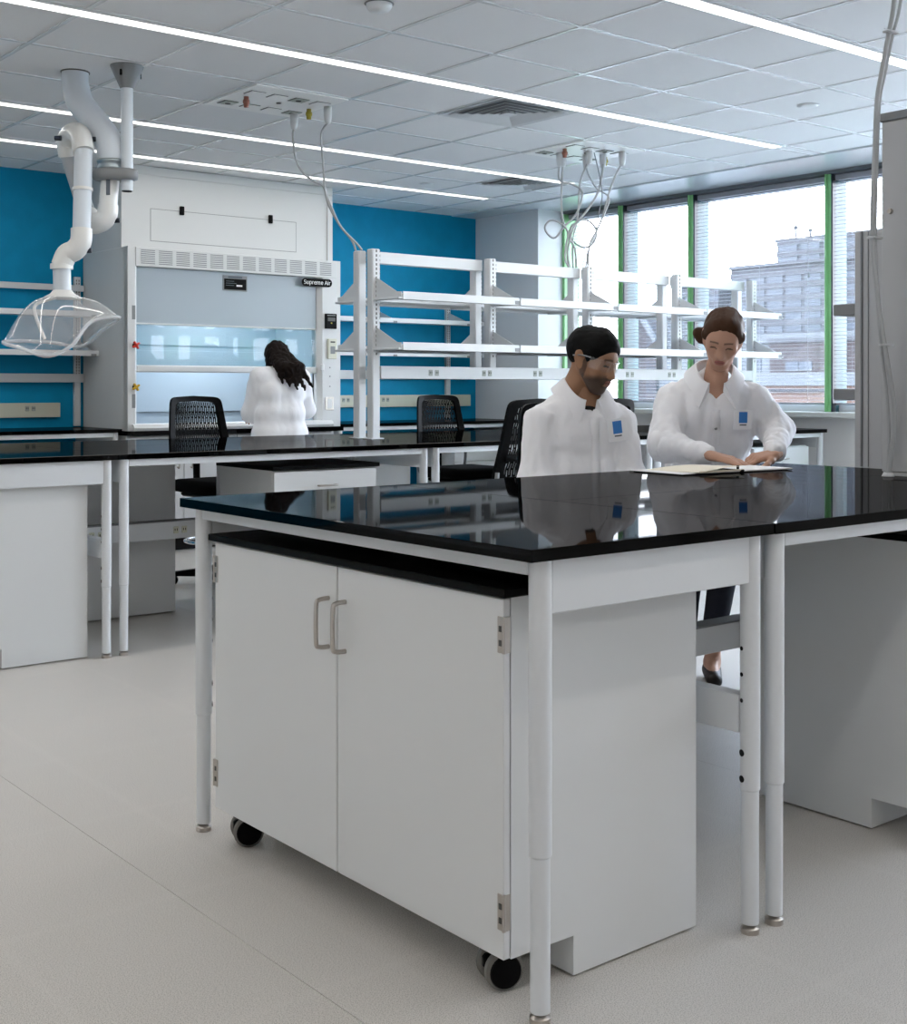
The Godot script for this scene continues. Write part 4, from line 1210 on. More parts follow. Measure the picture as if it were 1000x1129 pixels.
	# tension knobs
	for k in [[Vector3(2.56, 2.462, -6.115), Vector3(0.777, 0, 0.629)], [Vector3(2.503, 2.472, -6.19), Vector3(-0.777, 0, -0.629)], [Vector3(2.503, 1.893, -6.038), Vector3(0.777, 0, 0.629)], [Vector3(2.672, 2.06, -6.083), Vector3(0.777, 0, 0.629)], [Vector3(2.59, 2.042, -6.12), Vector3(-0.5, 0, 0.86)]]:
		var d: Vector3 = k[1]
		rod("tension_knob", k[0] - o + d * 0.03, k[0] - o + d * 0.062, 0.014, M.knob_blue, t, 0.012, 14)
	# clear canopy: from the nozzle ring to a four cornered mouth with a rolled lip
	var top := Vector3(2.436, 1.665, -6.082) - o
	put("canopy_ring", lathe([Vector2(0, -0.012), Vector2(0.085, -0.012), Vector2(0.088, -0.004), Vector2(0.06, 0.012), Vector2(0.045, 0.03), Vector2(0, 0.03)], 28), M.joint_white, t, top)
	var right := Vector3(0.777, 0, 0.629)
	var near := Vector3(-0.629, 0, 0.777)
	# mouth corners (across, height, towards): left, near, right, far, with mid points for the sagging sides
	var mouth := [Vector3(-0.285, -0.225, 0.02), Vector3(-0.15, -0.265, 0.13), Vector3(0.0, -0.30, 0.21), Vector3(0.10, -0.245, 0.17), Vector3(0.17, -0.13, 0.10), Vector3(0.285, -0.105, 0.02), Vector3(0.17, -0.16, -0.10), Vector3(0.03, -0.24, -0.21), Vector3(-0.12, -0.22, -0.14)]
	var closed := []
	for i in mouth.size():
		var p0: Vector3 = mouth[(i + mouth.size() - 1) % mouth.size()]
		var p1: Vector3 = mouth[i]
		var p2: Vector3 = mouth[(i + 1) % mouth.size()]
		var p3: Vector3 = mouth[(i + 2) % mouth.size()]
		for j in 5: closed.append(p1.cubic_interpolate(p2, p0, p3, j / 5.0))
	var rows2 := []
	for layer in 2:
		var part := []
		for s in 10:
			var f := s / 9.0
			var row := []
			for v: Vector3 in closed:
				var ang := atan2(v.z, v.x)
				var ringp := Vector3(cos(ang) * 0.08, 0, sin(ang) * 0.08)
				var e := Vector3(lerpf(ringp.x, v.x, pow(f, 0.85)), lerpf(-0.004, v.y, pow(f, 1.7)), lerpf(ringp.z, v.z, pow(f, 0.85)))
				e *= 1.0 if layer == 0 else 0.985
				row.append(top + right * e.x + near * e.z + Vector3(0, e.y, 0))
			part.append(row)
		if layer == 1: part.reverse()
		rows2.append_array(part)
	rows2.append(rows2[0])
	var cm := MB.new(true)
	for i in range(rows2.size() - 1, 0, -1): cm.grid([rows2[i], rows2[i - 1]], true)
	put("clear_canopy", cm.done(), M.clear_acrylic, t)
	var lip := []
	for v: Vector3 in closed: lip.append(top + right * v.x + near * v.z + Vector3(0, v.y, 0))
	lip.append(lip[0])
	put("canopy_lip", tube_mesh(lip, 0.0095, 10, false), M.acrylic_lip, t)
	put("canopy_handle", tube_mesh(smooth_path([top + right * -0.02 + Vector3(0, -0.01, 0) + near * 0.05, top + right * -0.115 + Vector3(0, -0.045, 0) + near * 0.05, top + right * -0.10 + Vector3(0, -0.11, 0) + near * 0.09, top + right * -0.055 + Vector3(0, -0.215, 0) + near * 0.10], 6), 0.008, 10), M.joint_white, t)

# ================= cords =================
func plug(parent: Node, at: Vector3) -> void:
	put("plug", lathe([Vector2(0, -0.095), Vector2(0.014, -0.095), Vector2(0.02, -0.08), Vector2(0.024, -0.05), Vector2(0.024, 0), Vector2(0, 0)], 14), M.enamel, parent, at)

func cord(label: String, pts: Array, r: float, m: Material, plugged: bool, group := "cords hanging from the ceiling") -> void:
	var o: Vector3 = pts[0]
	var t := thing("hanging_cord", label, "cord", o, 0.0, group)
	var rel := pts.map(func(v): return v - o)
	put("cable", tube_mesh(smooth_path(rel, 6), r * 0.8, 8), m, t)
	if plugged: plug(t, Vector3(0, CEIL - 0.0165 - o.y, 0))

func build_cords() -> void:
	cord("grey cord sagging from the first ceiling panel to the shelf post", [Vector3(3.942, 2.73, -6.355), Vector3(3.942, 2.689, -6.368), Vector3(3.955, 2.556, -6.358), Vector3(3.988, 2.476, -6.331), Vector3(4.037, 2.423, -6.291), Vector3(4.079, 2.396, -6.257), Vector3(4.112, 2.290, -6.231), Vector3(4.161, 2.157, -6.191), Vector3(4.233, 2.06, -6.135), Vector3(4.262, 2.02, -6.12)], 0.008, M.cord_grey, true)
	cord("grey cord hanging nearly straight from the first ceiling panel", [Vector3(4.000, 2.73, -6.085), Vector3(4.030, 2.684, -6.20), Vector3(4.068, 2.526, -6.238), Vector3(4.082, 2.395, -6.244), Vector3(4.103, 2.289, -6.236), Vector3(4.156, 2.173, -6.202), Vector3(4.218, 2.078, -6.161), Vector3(4.245, 2.02, -6.16)], 0.008, M.cord_grey, true)
	var L := [
		["grey cord of the window panel that runs out to the left loop", [Vector3(6.026, 2.760, -6.289), Vector3(6.015, 2.655, -6.287), Vector3(6.029, 2.616, -6.265), Vector3(6.071, 2.602, -6.220), Vector3(6.122, 2.545, -6.167), Vector3(6.087, 2.402, -6.184), Vector3(6.014, 2.308, -6.232), Vector3(5.960, 2.232, -6.265), Vector3(5.916, 2.256, -6.290), Vector3(5.895, 2.304, -6.295), Vector3(5.918, 2.346, -6.265), Vector3(5.965, 2.327, -6.216), Vector3(5.997, 2.264, -6.179), Vector3(5.981, 2.165, -6.181), Vector3(5.97, 2.084, -6.178), Vector3(5.98, 2.022, -6.15)], 0.009],
		["grey cord of the window panel coiled into the round loop", [Vector3(6.045, 2.760, -6.275), Vector3(6.029, 2.561, -6.274), Vector3(6.027, 2.374, -6.263), Vector3(6.049, 2.279, -6.233), Vector3(6.080, 2.198, -6.194), Vector3(6.126, 2.166, -6.144), Vector3(6.162, 2.196, -6.102), Vector3(6.174, 2.268, -6.080), Vector3(6.138, 2.329, -6.096), Vector3(6.083, 2.352, -6.127), Vector3(6.033, 2.302, -6.155), Vector3(6.002, 2.202, -6.167), Vector3(5.99, 2.115, -6.175), Vector3(6.0, 2.022, -6.165)], 0.009],
		["grey cord of the window panel falling straight to the shelf", [Vector3(6.120, 2.760, -6.100), Vector3(6.122, 2.622, -6.184), Vector3(6.097, 2.463, -6.176), Vector3(6.072, 2.337, -6.169), Vector3(6.038, 2.229, -6.169), Vector3(6.025, 2.116, -6.161), Vector3(6.02, 2.022, -6.15)], 0.008],
		["grey cord of the window panel with a sideways bend", [Vector3(6.230, 2.740, -6.240), Vector3(6.175, 2.654, -6.150), Vector3(6.204, 2.571, -6.109), Vector3(6.241, 2.531, -6.060), Vector3(6.250, 2.492, -6.034), Vector3(6.220, 2.416, -6.039), Vector3(6.172, 2.303, -6.060), Vector3(6.138, 2.228, -6.069), Vector3(6.09, 2.146, -6.074), Vector3(6.05, 2.022, -6.06)], 0.007],
		["thick grey cord of the window panel bowing over to the left", [Vector3(6.285, 2.760, -6.130), Vector3(6.242, 2.684, -6.094), Vector3(6.211, 2.558, -6.098), Vector3(6.151, 2.444, -6.126), Vector3(6.082, 2.349, -6.161), Vector3(6.032, 2.304, -6.180), Vector3(6.011, 2.228, -6.176), Vector3(6.028, 2.146, -6.141), Vector3(6.03, 2.022, -6.13)], 0.010],
		["grey cord from the window panel's outlet closest to the windows", [Vector3(6.330, 2.740, -5.990), Vector3(6.317, 2.695, -6.020), Vector3(6.275, 2.588, -6.040), Vector3(6.237, 2.480, -6.047), Vector3(6.200, 2.366, -6.053), Vector3(6.153, 2.266, -6.067), Vector3(6.10, 2.177, -6.074), Vector3(6.055, 2.022, -6.045)], 0.009],
		["thinnest cord of the window panel, like a wire", [Vector3(6.210, 2.824, -6.141), Vector3(6.216, 2.715, -6.112), Vector3(6.217, 2.619, -6.087), Vector3(6.213, 2.523, -6.066), Vector3(6.185, 2.416, -6.065), Vector3(6.143, 2.229, -6.075), Vector3(6.07, 2.085, -6.09), Vector3(6.045, 2.022, -6.09)], 0.004]]
	for c in L: cord(c[0], c[1], c[2], M.cord_grey if c[2] > 0.005 else M.cord_thin, c[2] > 0.005)
	var a := [Vector3(3.793, 2.80, -2.334), Vector3(3.785, 2.504, -2.349), Vector3(3.776, 2.385, -2.366), Vector3(3.766, 2.266, -2.384), Vector3(3.760, 2.177, -2.397), Vector3(3.762, 2.058, -2.405), Vector3(3.764, 1.907, -2.413), Vector3(3.768, 1.756, -2.420), Vector3(3.779, 1.635, -2.420), Vector3(3.798, 1.483, -2.414), Vector3(3.819, 1.361, -2.407), Vector3(3.842, 1.238, -2.398), Vector3(3.858, 1.146, -2.394), Vector3(3.862, 1.054, -2.400), Vector3(3.862, 0.977, -2.410), Vector3(3.862, 0.928, -2.416)]
	cord("thicker white cord curving down the tall grey enclosure to the bench", a, 0.010, M.cord_grey, true, "cords beside the tall enclosure")
	cord("thinner white cord tied along the thick one by the enclosure", [Vector3(3.830, 2.80, -2.329), Vector3(3.820, 2.510, -2.347), Vector3(3.805, 2.391, -2.368), Vector3(3.792, 2.271, -2.387), Vector3(3.785, 2.182, -2.403), Vector3(3.786, 2.061, -2.411), Vector3(3.788, 1.910, -2.418), Vector3(3.792, 1.758, -2.424), Vector3(3.801, 1.637, -2.427), Vector3(3.812, 1.484, -2.427), Vector3(3.828, 1.331, -2.423), Vector3(3.846, 1.208, -2.417), Vector3(3.859, 1.084, -2.416), Vector3(3.862, 0.991, -2.418), Vector3(3.862, 0.926, -2.424)], 0.007, M.cord_grey, true, "cords beside the tall enclosure")
	var pl := thing("ceiling_service_unit", "white ceiling plate over the tall enclosure from which cords drop", "service panel", Vector3(3.83, CEIL, -2.33))
	bx("plate", Vector3(-0.2, -0.012, -0.1), Vector3(0.2, -0.004, 0.1), M.enamel, pl)
	var base := thing("floor_gland", "small white cord gland on the bench at the foot of the enclosure", "gland", Vector3(3.862, 0.914, -2.42))
	put("gland_body", lathe([Vector2(0, 0), Vector2(0.022, 0), Vector2(0.016, 0.012), Vector2(0, 0.012)], 16), M.enamel, base)
	for y in [2.40, 1.72, 1.36]:
		var i := 0
		while a[i].y > y: i += 1
		var p: Vector3 = a[i - 1].lerp(a[i], (a[i - 1].y - y) / (a[i - 1].y - a[i].y))
		var tie := thing("cable_tie", ["upper cable tie round the two cords by the enclosure", "middle cable tie round the two cords by the enclosure", "lower cable tie round the two cords by the enclosure"][[2.40, 1.72, 1.36].find(y)], "cable tie", p, 0.0, "cable ties")
		bx("band", Vector3(-0.014, -0.004, -0.016), Vector3(0.036, 0.004, 0.016), M.enamel, tie, 0.002)
		bx("tail", Vector3(-0.045, -0.002, 0.010), Vector3(-0.012, 0.002, 0.013), M.enamel, tie, 0.0005)

# ================= things on and beside the near bench =================
func build_bench_things() -> void:
	# tall grey enclosure on the bench
	var e := thing("equipment_enclosure", "tall light grey equipment enclosure standing on the front bench", "enclosure", Vector3(3.89, 0.914, -2.463))
	bx("body", Vector3(0, 0.012, 0), Vector3(0.29, 1.215, 0.66), M.enclosure_grey, e, 0.004)
	bx("top_cap", Vector3(-0.006, 1.215, -0.006), Vector3(0.296, 1.245, 0.666), M.grey_plastic, e, 0.004)
	bx("base_skirt", Vector3(0.004, 0, 0.004), Vector3(0.286, 0.012, 0.656), M.enamel, e, 0.001)
	rod("lock_stud", Vector3(-0.010, 0.905, 0.035), Vector3(0.0, 0.905, 0.035), 0.008, M.brushed_steel, e, 0.010, 14)
	# lower shelf tower beyond the bench end
	var s := thing("shelf_tower", "lower grey shelf tower with two projecting shelves behind the tall enclosure", "shelf", Vector3(4.24, 0, -2.80))
	bx("side_panel", Vector3(0.0, 0.0, 0.0), Vector3(0.025, 1.81, 0.72), M.enclosure_grey, s, 0.002)
	bx("front_post", Vector3(0.03, 0.0, 0.0), Vector3(0.10, 1.81, 0.05), M.enclosure_grey, s, 0.004)
	bx("edge_strip", Vector3(-0.006, 0.915, 0.028), Vector3(0.0, 1.81, 0.036), M.grey_plastic, s, 0.001)
	bx("edge_strip", Vector3(-0.003, 0.915, 0.058), Vector3(0.0, 1.81, 0.062), M.grey_plastic, s, 0.001)
	bx("side_panel", Vector3(0.55, 0.0, 0.0), Vector3(0.575, 1.81, 0.72), M.enclosure_grey, s, 0.002)
	bx("back_panel", Vector3(0.025, 0.05, 0.70), Vector3(0.55, 1.81, 0.72), M.enclosure_grey, s, 0.002)
	bx("top_panel", Vector3(0.025, 1.785, 0.0), Vector3(0.55, 1.81, 0.70), M.enclosure_grey, s, 0.002)
	for y in [1.50, 1.165]:
		bx("shelf", Vector3(0.10, y, -0.165), Vector3(0.55, y + 0.045, 0.69), M.grey_plastic, s, 0.004)
		bx("shelf_bracket", Vector3(0.12, y - 0.045, -0.075), Vector3(0.16, y, 0.0), M.grey_plastic, s, 0.006)
	# open binder
	var b := thing("open_binder", "open folder of cream and white papers on the bench before the leaning person", "binder", Vector3(3.63, 0.914, -2.985), -0.08)
	bx("cover", Vector3(-0.27, 0, -0.13), Vector3(0.262, 0.003, 0.124), M.binder_dark, b, 0.001)
	bx("sheet", Vector3(-0.285, 0.003, -0.135), Vector3(0.0, 0.006, 0.13), M.paper_white, b, 0.0005)
	bx("sheet", Vector3(0.02, 0.003, -0.135), Vector3(0.275, 0.007, 0.132), M.paper_white, b, 0.0005)
	var m := MB.new(true)
	for layer in 2:
		var rows := []
		for i in 9:
			var u := i / 8.0
			var row := []
			for j in 2:
				row.append(Vector3(-0.225 + u * 0.25, 0.006 + (0.016 * sin(u * PI * 0.6) * (0.6 + 0.4 * j) if layer == 0 else 0.0), -0.12 + j * 0.25))
			rows.append(row)
		if layer == 1: rows.reverse()
		m.grid(rows)
	var pg := put("page_stack", m.done(), M.paper_cream, b)
	pg.rotation.y = 0.05
	bx("page_edge", Vector3(-0.20, 0.006, 0.127), Vector3(0.02, 0.012, 0.131), M.paper_cream, b, 0.0005)
	bx("spine", Vector3(0.005, 0.003, -0.13), Vector3(0.018, 0.010, 0.135), M.binder_dark, b, 0.001)
	rod("ring", Vector3(0.011, 0.010, 0.11), Vector3(0.011, 0.024, 0.11), 0.005, M.binder_dark, b, -1, 10)

# ================= people: smooth fields meshed as surface nets =================
class Field:
	var A := PackedVector3Array()
	var BA := PackedVector3Array()
	var INV := PackedFloat32Array()
	var RA := PackedFloat32Array()
	var DR := PackedFloat32Array()
	var N := PackedVector3Array()
	var S := PackedFloat32Array()
	var k := 0.03
	var cuts: Field = null
	var planes := []            # [normal, distance]: keeps n.p < d
	var noise: FastNoiseLite = null
	var amp := 0.0
	var nscale := Vector3.ONE
	func add(a: Vector3, b: Vector3, ra: float, rb := -1.0, n := Vector3.ZERO, s := 1.0) -> void:
		if rb < 0: rb = ra
		var ba := b - a
		if s != 1.0: ba += n * (ba.dot(n) * (s - 1.0))
		A.append(a); BA.append(ba)
		INV.append(1.0 / maxf(ba.dot(ba), 1e-9))
		RA.append(ra); DR.append(rb - ra); N.append(n); S.append(s - 1.0)
	func prim(i: int, p: Vector3) -> float:
		var ap := p - A[i]
		if S[i] != 0.0: ap += N[i] * (ap.dot(N[i]) * S[i])
		var h := clampf(ap.dot(BA[i]) * INV[i], 0.0, 1.0)
		return (ap - BA[i] * h).length() - RA[i] - DR[i] * h
	func at(p: Vector3, idx: PackedInt32Array) -> float:
		var d := 1e9
		for i in idx:
			var ap := p - A[i]
			if S[i] != 0.0: ap += N[i] * (ap.dot(N[i]) * S[i])
			var h := clampf(ap.dot(BA[i]) * INV[i], 0.0, 1.0)
			var e := (ap - BA[i] * h).length() - RA[i] - DR[i] * h
			var g := e - d
			if g <= -k: d = e
			elif g < k:
				var t := 0.5 - 0.5 * g / k
				d = d + g * t - k * t * (1.0 - t)
		if noise: d += amp * noise.get_noise_3dv(p * nscale)
		if cuts:
			for i in cuts.A.size():
				var e := -cuts.prim(i, p)
				var g := e - d
				var ck := cuts.k
				if g >= ck: d = e
				elif g > -ck:
					var t := 0.5 + 0.5 * g / ck
					d = d + g * t + ck * t * (1.0 - t)
		for pl in planes:
			d = maxf(d, p.dot(pl[0]) - pl[1])
		return d
	func all() -> PackedInt32Array:
		return PackedInt32Array(range(A.size()))
	func value(p: Vector3) -> float:
		return at(p, all())
	# first surface met from o along d; returns [point, normal]
	func hit(o: Vector3, d: Vector3) -> Array:
		var p := o
		for i in 200:
			var v := value(p)
			if v < 0.0005: break
			p += d * maxf(v * 0.6, 0.001)
		var e := 0.004
		var n := Vector3(value(p + Vector3(e, 0, 0)) - value(p - Vector3(e, 0, 0)), value(p + Vector3(0, e, 0)) - value(p - Vector3(0, e, 0)), value(p + Vector3(0, 0, e)) - value(p - Vector3(0, 0, e))).normalized()
		return [p, n]

class NetMesh:
	var v := PackedVector3Array()
	var n := PackedVector3Array()
	var c := PackedColorArray()
	var idx := PackedInt32Array()
	func add_field(f: Field, cell: float, xf := Transform3D.IDENTITY, color := Color.WHITE, paint = null) -> void:
		var lo := Vector3.ONE * 1e9
		var hi := -lo
		for i in f.A.size():
			var ba := f.BA[i]
			if f.S[i] != 0.0: ba -= f.N[i] * (ba.dot(f.N[i]) * (1.0 - 1.0 / (f.S[i] + 1.0)))
			var grow: float = 1.0 / minf(1.0, f.S[i] + 1.0)
			for e in [[f.A[i], f.RA[i] * grow], [f.A[i] + ba, (f.RA[i] + f.DR[i]) * grow]]:
				lo = lo.min(e[0] - Vector3.ONE * e[1])
				hi = hi.max(e[0] + Vector3.ONE * e[1])
		var pad := cell * 3 + f.k * 0.3 + f.amp
		lo -= Vector3.ONE * pad
		hi += Vector3.ONE * pad
		var B := 4
		var nb := Vector3i(((hi - lo) / (cell * B)).ceil())
		var nx := nb.x * B + 1
		var ny := nb.y * B + 1
		var nz := nb.z * B + 1
		var val := PackedFloat32Array()
		val.resize(nx * ny * nz)
		val.fill(1e8)
		var blocks := []
		var rad := cell * B * 0.87
		var everything := f.all()
		for bi in nb.x:
			for bj in nb.y:
				for bk in nb.z:
					var ctr := lo + Vector3(bi * B + B * 0.5, bj * B + B * 0.5, bk * B + B * 0.5) * cell
					var near := PackedInt32Array()
					var best := 1e9
					var ds := PackedFloat32Array()
					for i in everything:
						var q := f.prim(i, ctr)
						ds.append(q)
						if q < best: best = q
					if best > rad * 1.9 + f.k + f.amp: continue
					for i in everything:
						if ds[i] < best + rad * 3.0 + f.k: near.append(i)
					var v0 := f.at(ctr, near)
					if absf(v0) > rad * 2.2 + f.amp: continue
					blocks.append([bi * B, bj * B, bk * B])
					for i in B + 1:
						for j in B + 1:
							var at0 := ((bi * B + i) * ny + bj * B + j) * nz + bk * B
							for q in B + 1:
								if val[at0 + q] > 9e7:
									val[at0 + q] = f.at(lo + Vector3(bi * B + i, bj * B + j, bk * B + q) * cell, near)
		var vid := {}
		var first := v.size()
		var cor := [Vector3i(0, 0, 0), Vector3i(1, 0, 0), Vector3i(0, 1, 0), Vector3i(1, 1, 0), Vector3i(0, 0, 1), Vector3i(1, 0, 1), Vector3i(0, 1, 1), Vector3i(1, 1, 1)]
		var edges := [[0, 1], [2, 3], [4, 5], [6, 7], [0, 2], [1, 3], [4, 6], [5, 7], [0, 4], [1, 5], [2, 6], [3, 7]]
		var offs := PackedInt32Array()
		for q: Vector3i in cor: offs.append((q.x * ny + q.y) * nz + q.z)
		for b in blocks:
			for i in range(b[0], b[0] + B):
				for j in range(b[1], b[1] + B):
					var row := (i * ny + j) * nz
					for q in range(b[2], b[2] + B):
						var o := row + q
						var neg := 0
						for m in 8:
							if val[o + offs[m]] < 0.0: neg += 1
						if neg == 0 or neg == 8: continue
						var sum := Vector3.ZERO
						var cnt := 0
						for e in edges:
							var va := val[o + offs[e[0]]]
							var vb := val[o + offs[e[1]]]
							if (va < 0.0) != (vb < 0.0):
								sum += Vector3(cor[e[0]]).lerp(Vector3(cor[e[1]]), va / (va - vb))
								cnt += 1
						vid[o] = v.size()
						v.append(lo + (Vector3(i, j, q) + sum / cnt) * cell)
						n.append(Vector3.ZERO)
		var sx := ny * nz
		for o: int in vid:
			var v0 := val[o]
			var ins := v0 < 0.0
			# edge along x: cells around it in y and z
			for ax in 3:
				var step := sx if ax == 0 else (nz if ax == 1 else 1)
				if (val[o + step] < 0.0) == ins: continue
				var p := nz if ax == 0 else (1 if ax == 1 else sx)
				var q := 1 if ax == 0 else (sx if ax == 1 else nz)
				if not (vid.has(o - p) and vid.has(o - q) and vid.has(o - p - q)): continue
				var a: int = vid[o]
				var bb: int = vid[o - p]
				var cc: int = vid[o - p - q]
				var dd: int = vid[o - q]
				if ins:
					_q(a, bb, cc, dd)
				else:
					_q(a, dd, cc, bb)
		for i in range(first, v.size()):
			n[i] = n[i].normalized()
			c.append(paint.call(v[i], n[i]) if paint != null else color)
			v[i] = xf * v[i]
			n[i] = (xf.basis * n[i]).normalized()
	func _q(a: int, b: int, cc: int, d: int) -> void:
		# outward normal is counter-clockwise a b c d; Godot wants clockwise
		var nn := (v[b] - v[a]).cross(v[cc] - v[a])
		var mm := (v[cc] - v[a]).cross(v[d] - v[a])
		n[a] += nn + mm; n[b] += nn; n[cc] += nn + mm; n[d] += mm
		idx.append(a); idx.append(cc); idx.append(b)
		idx.append(a); idx.append(d); idx.append(cc)
	func ball(at: Vector3, r: float, xf: Transform3D, col: Color, sq := Vector3.ONE) -> void:
		var first := v.size()
		for i in 9:
			for j in 12:
				var th := PI * i / 8.0
				var ph := TAU * j / 12.0
				var d := Vector3(sin(th) * cos(ph), cos(th), sin(th) * sin(ph))
				v.append(xf * (at + d * r * sq)); n.append((xf.basis * d).normalized()); c.append(col)
		for i in 8:
			for j in 12:
				var a := first + i * 12 + j
				var b := first + i * 12 + (j + 1) % 12
				idx.append_array(PackedInt32Array([a, b, b + 12, a, b + 12, a + 12]))
	func done() -> ArrayMesh:
		var arr := []
		arr.resize(Mesh.ARRAY_MAX)
		arr[Mesh.ARRAY_VERTEX] = v
		arr[Mesh.ARRAY_NORMAL] = n
		arr[Mesh.ARRAY_COLOR] = c
		arr[Mesh.ARRAY_INDEX] = idx
		var m := ArrayMesh.new()
		m.add_surface_from_arrays(Mesh.PRIMITIVE_TRIANGLES, arr)
		return m

func cloth_noise(sd: int, freq: float) -> FastNoiseLite:
	var q := FastNoiseLite.new()
	q.seed = sd
	q.noise_type = FastNoiseLite.TYPE_SIMPLEX_SMOOTH
	q.frequency = freq
	q.fractal_type = FastNoiseLite.FRACTAL_RIDGED
	q.fractal_octaves = 2
	return q

# head about the middle of the skull; +z is where the face looks
func head_field(beard := false) -> Field:
	var f := Field.new()
	f.k = 0.018
	f.add(Vector3(0, 0.032, -0.030), Vector3(0, 0.030, 0.012), 0.076, 0.074)
	f.add(Vector3(0, 0.005, 0.035), Vector3(0, -0.070, 0.050), 0.056, 0.036)
	f.add(Vector3(0, -0.082, 0.058), Vector3(0, -0.094, 0.066), 0.022, 0.018)
	for s in [-1, 1]:
		f.add(Vector3(s * 0.048, -0.028, 0.0), Vector3(s * 0.018, -0.088, 0.054), 0.024, 0.020)
		f.add(Vector3(s * 0.038, -0.014, 0.058), Vector3(s * 0.030, -0.030, 0.060), 0.024, 0.022)
		f.add(Vector3(s * 0.012, 0.026, 0.074), Vector3(s * 0.036, 0.024, 0.062), 0.014, 0.014)
		# ears
		f.add(Vector3(s * 0.076, 0.012, -0.012), Vector3(s * 0.073, -0.022, -0.006), 0.017, 0.011, Vector3(s * 0.9, 0, 0.4).normalized(), 2.4)
		# nostrils
		f.add(Vector3(s * 0.010, -0.034, 0.090), Vector3(s * 0.008, -0.034, 0.094), 0.0075)
	f.add(Vector3(0, 0.014, 0.080), Vector3(0, -0.028, 0.101), 0.0075, 0.0105)
	# lips
	f.add(Vector3(-0.018, -0.056, 0.080), Vector3(0.018, -0.056, 0.080), 0.0065)
	f.add(Vector3(-0.008, -0.053, 0.087), Vector3(0.008, -0.053, 0.087), 0.0060)
	f.add(Vector3(-0.010, -0.064, 0.084), Vector3(0.010, -0.064, 0.084), 0.0070)
	# neck stump
	f.add(Vector3(0, -0.05, -0.022), Vector3(0, -0.13, -0.034), 0.050, 0.050)
	f.cuts = Field.new()
	f.cuts.k = 0.010
	for s in [-1, 1]:
		f.cuts.add(Vector3(s * 0.031, 0.004, 0.096), Vector3(s * 0.033, 0.004, 0.095), 0.0145)
	return f

func skin_paint(base: Color, lip: Color, hair: Color, beard: float, down: float) -> Callable:
	return func(p: Vector3, _n: Vector3) -> Color:
		var c := base
		var ax := absf(p.x)
		# brows
		var by := 0.0265 - 6.0 * pow(ax - 0.021, 2)
		if p.z > 0.055 and ax > 0.011 and ax < 0.046 and absf(p.y - by) < 0.0050: c = c.lerp(hair, 0.75 * (1.0 - smoothstep(0.0022, 0.0050, absf(p.y - by))))
		# lips
		if p.z > 0.07 and ax < 0.021 * sqrt(maxf(0.0, 1.0 - pow((p.y + 0.0585) / 0.012, 2))): c = lip
		if p.z > 0.07 and ax < 0.020 and absf(p.y + 0.0587) < 0.0022: c = lip * 0.5
		# lash line of a lowered eye
		if p.z > 0.06 and absf(ax - 0.031) < 0.014 and absf(p.y - (0.004 - down) + 10.0 * pow(ax - 0.031, 2)) < 0.0030: c = c.lerp(Color(0.02, 0.015, 0.012), 0.8)
		if beard > 0.0:
			# cheeks, jaw and chin, and above the upper lip
			var line := -0.036 - 0.35 * (0.055 - minf(p.z, 0.09)) + (0.02 if p.z < 0.02 else 0.0)
			var b := 0.0
			if p.y < line and p.z > -0.012 and p.y > -0.115 and ax > 0.02: b = smoothstep(-0.004, 0.024, line - p.y) * smoothstep(-0.012, 0.014, p.z)
			if ax <= 0.0215 and p.z > 0.05 and p.y < -0.072 and p.y > -0.115: b = 1.0
			if p.z > 0.07 and ax < 0.028 and p.y < -0.040 and p.y > -0.052: b = 1.0
			if ax > 0.055 and ax < 0.0715 and p.z > 0.002 and p.z < 0.024 and p.y < 0.02 and p.y > -0.06: b = maxf(b, 0.8)
			var low := lerpf(-0.052, -0.112, smoothstep(0.0, 0.05, p.z))
			b *= smoothstep(low - 0.014, low + 0.004, p.y)
			if c != lip: c = c.lerp(hair * 1.6, b * beard)
		return c

# hand: origin at the wrist, +z to the fingertips, +y out of the back of the hand, thumb towards +x
func hand_field(curl: Array, spread := 1.0, thumb_in := 0.0) -> Field:
	var f := Field.new()
	f.k = 0.010
	f.add(Vector3(0, 0, -0.012), Vector3(0, 0, 0.008), 0.022, 0.022, Vector3(0, 1, 0), 1.25)
	var bx_ := [0.030, 0.010, -0.011, -0.030]
	var ln := [0.070, 0.078, 0.072, 0.056]
	for i in 4:
		var x: float = bx_[i]
		var kn := Vector3(x, 0.002, 0.085 - 0.005 * absf(x) * 30.0 * 0.1 - (0.008 if i == 3 else 0.0))
		f.add(Vector3(x * 0.55, 0, 0.005), kn, 0.0165, 0.0115)
		var dir := Vector3(x * 1.2 * spread, 0, 1).normalized()
		var ang := 0.0
		var p := kn
		var fr := [0.46, 0.30, 0.24]
		for j in 3:
			ang += curl[i] * [0.8, 1.0, 0.7][j]
			var d := Vector3(dir.x * cos(ang), -sin(ang), dir.z * cos(ang))
			var q: Vector3 = p + d * ln[i] * fr[j]
			f.add(p, q, 0.0095 - 0.0008 * j, 0.0090 - 0.0008 * j)
			p = q
	f.add(Vector3(0.014, -0.002, 0.012), Vector3(0.040 - thumb_in * 0.4, -0.008, 0.040), 0.0165, 0.0125)
	f.add(Vector3(0.040 - thumb_in * 0.4, -0.008, 0.040), Vector3(0.054 - thumb_in, -0.012, 0.070), 0.0115, 0.0100)
	f.add(Vector3(0.054 - thumb_in, -0.012, 0.070), Vector3(0.058 - thumb_in * 1.6, -0.016, 0.094), 0.0098, 0.0085)
	return f

# transform with z along dir and y as near to up as it can be
func aim(at: Vector3, dir: Vector3, up: Vector3) -> Transform3D:
	var z := dir.normalized()
	var x := up.cross(z).normalized()
	return Transform3D(Basis(x, z.cross(x), z), at)

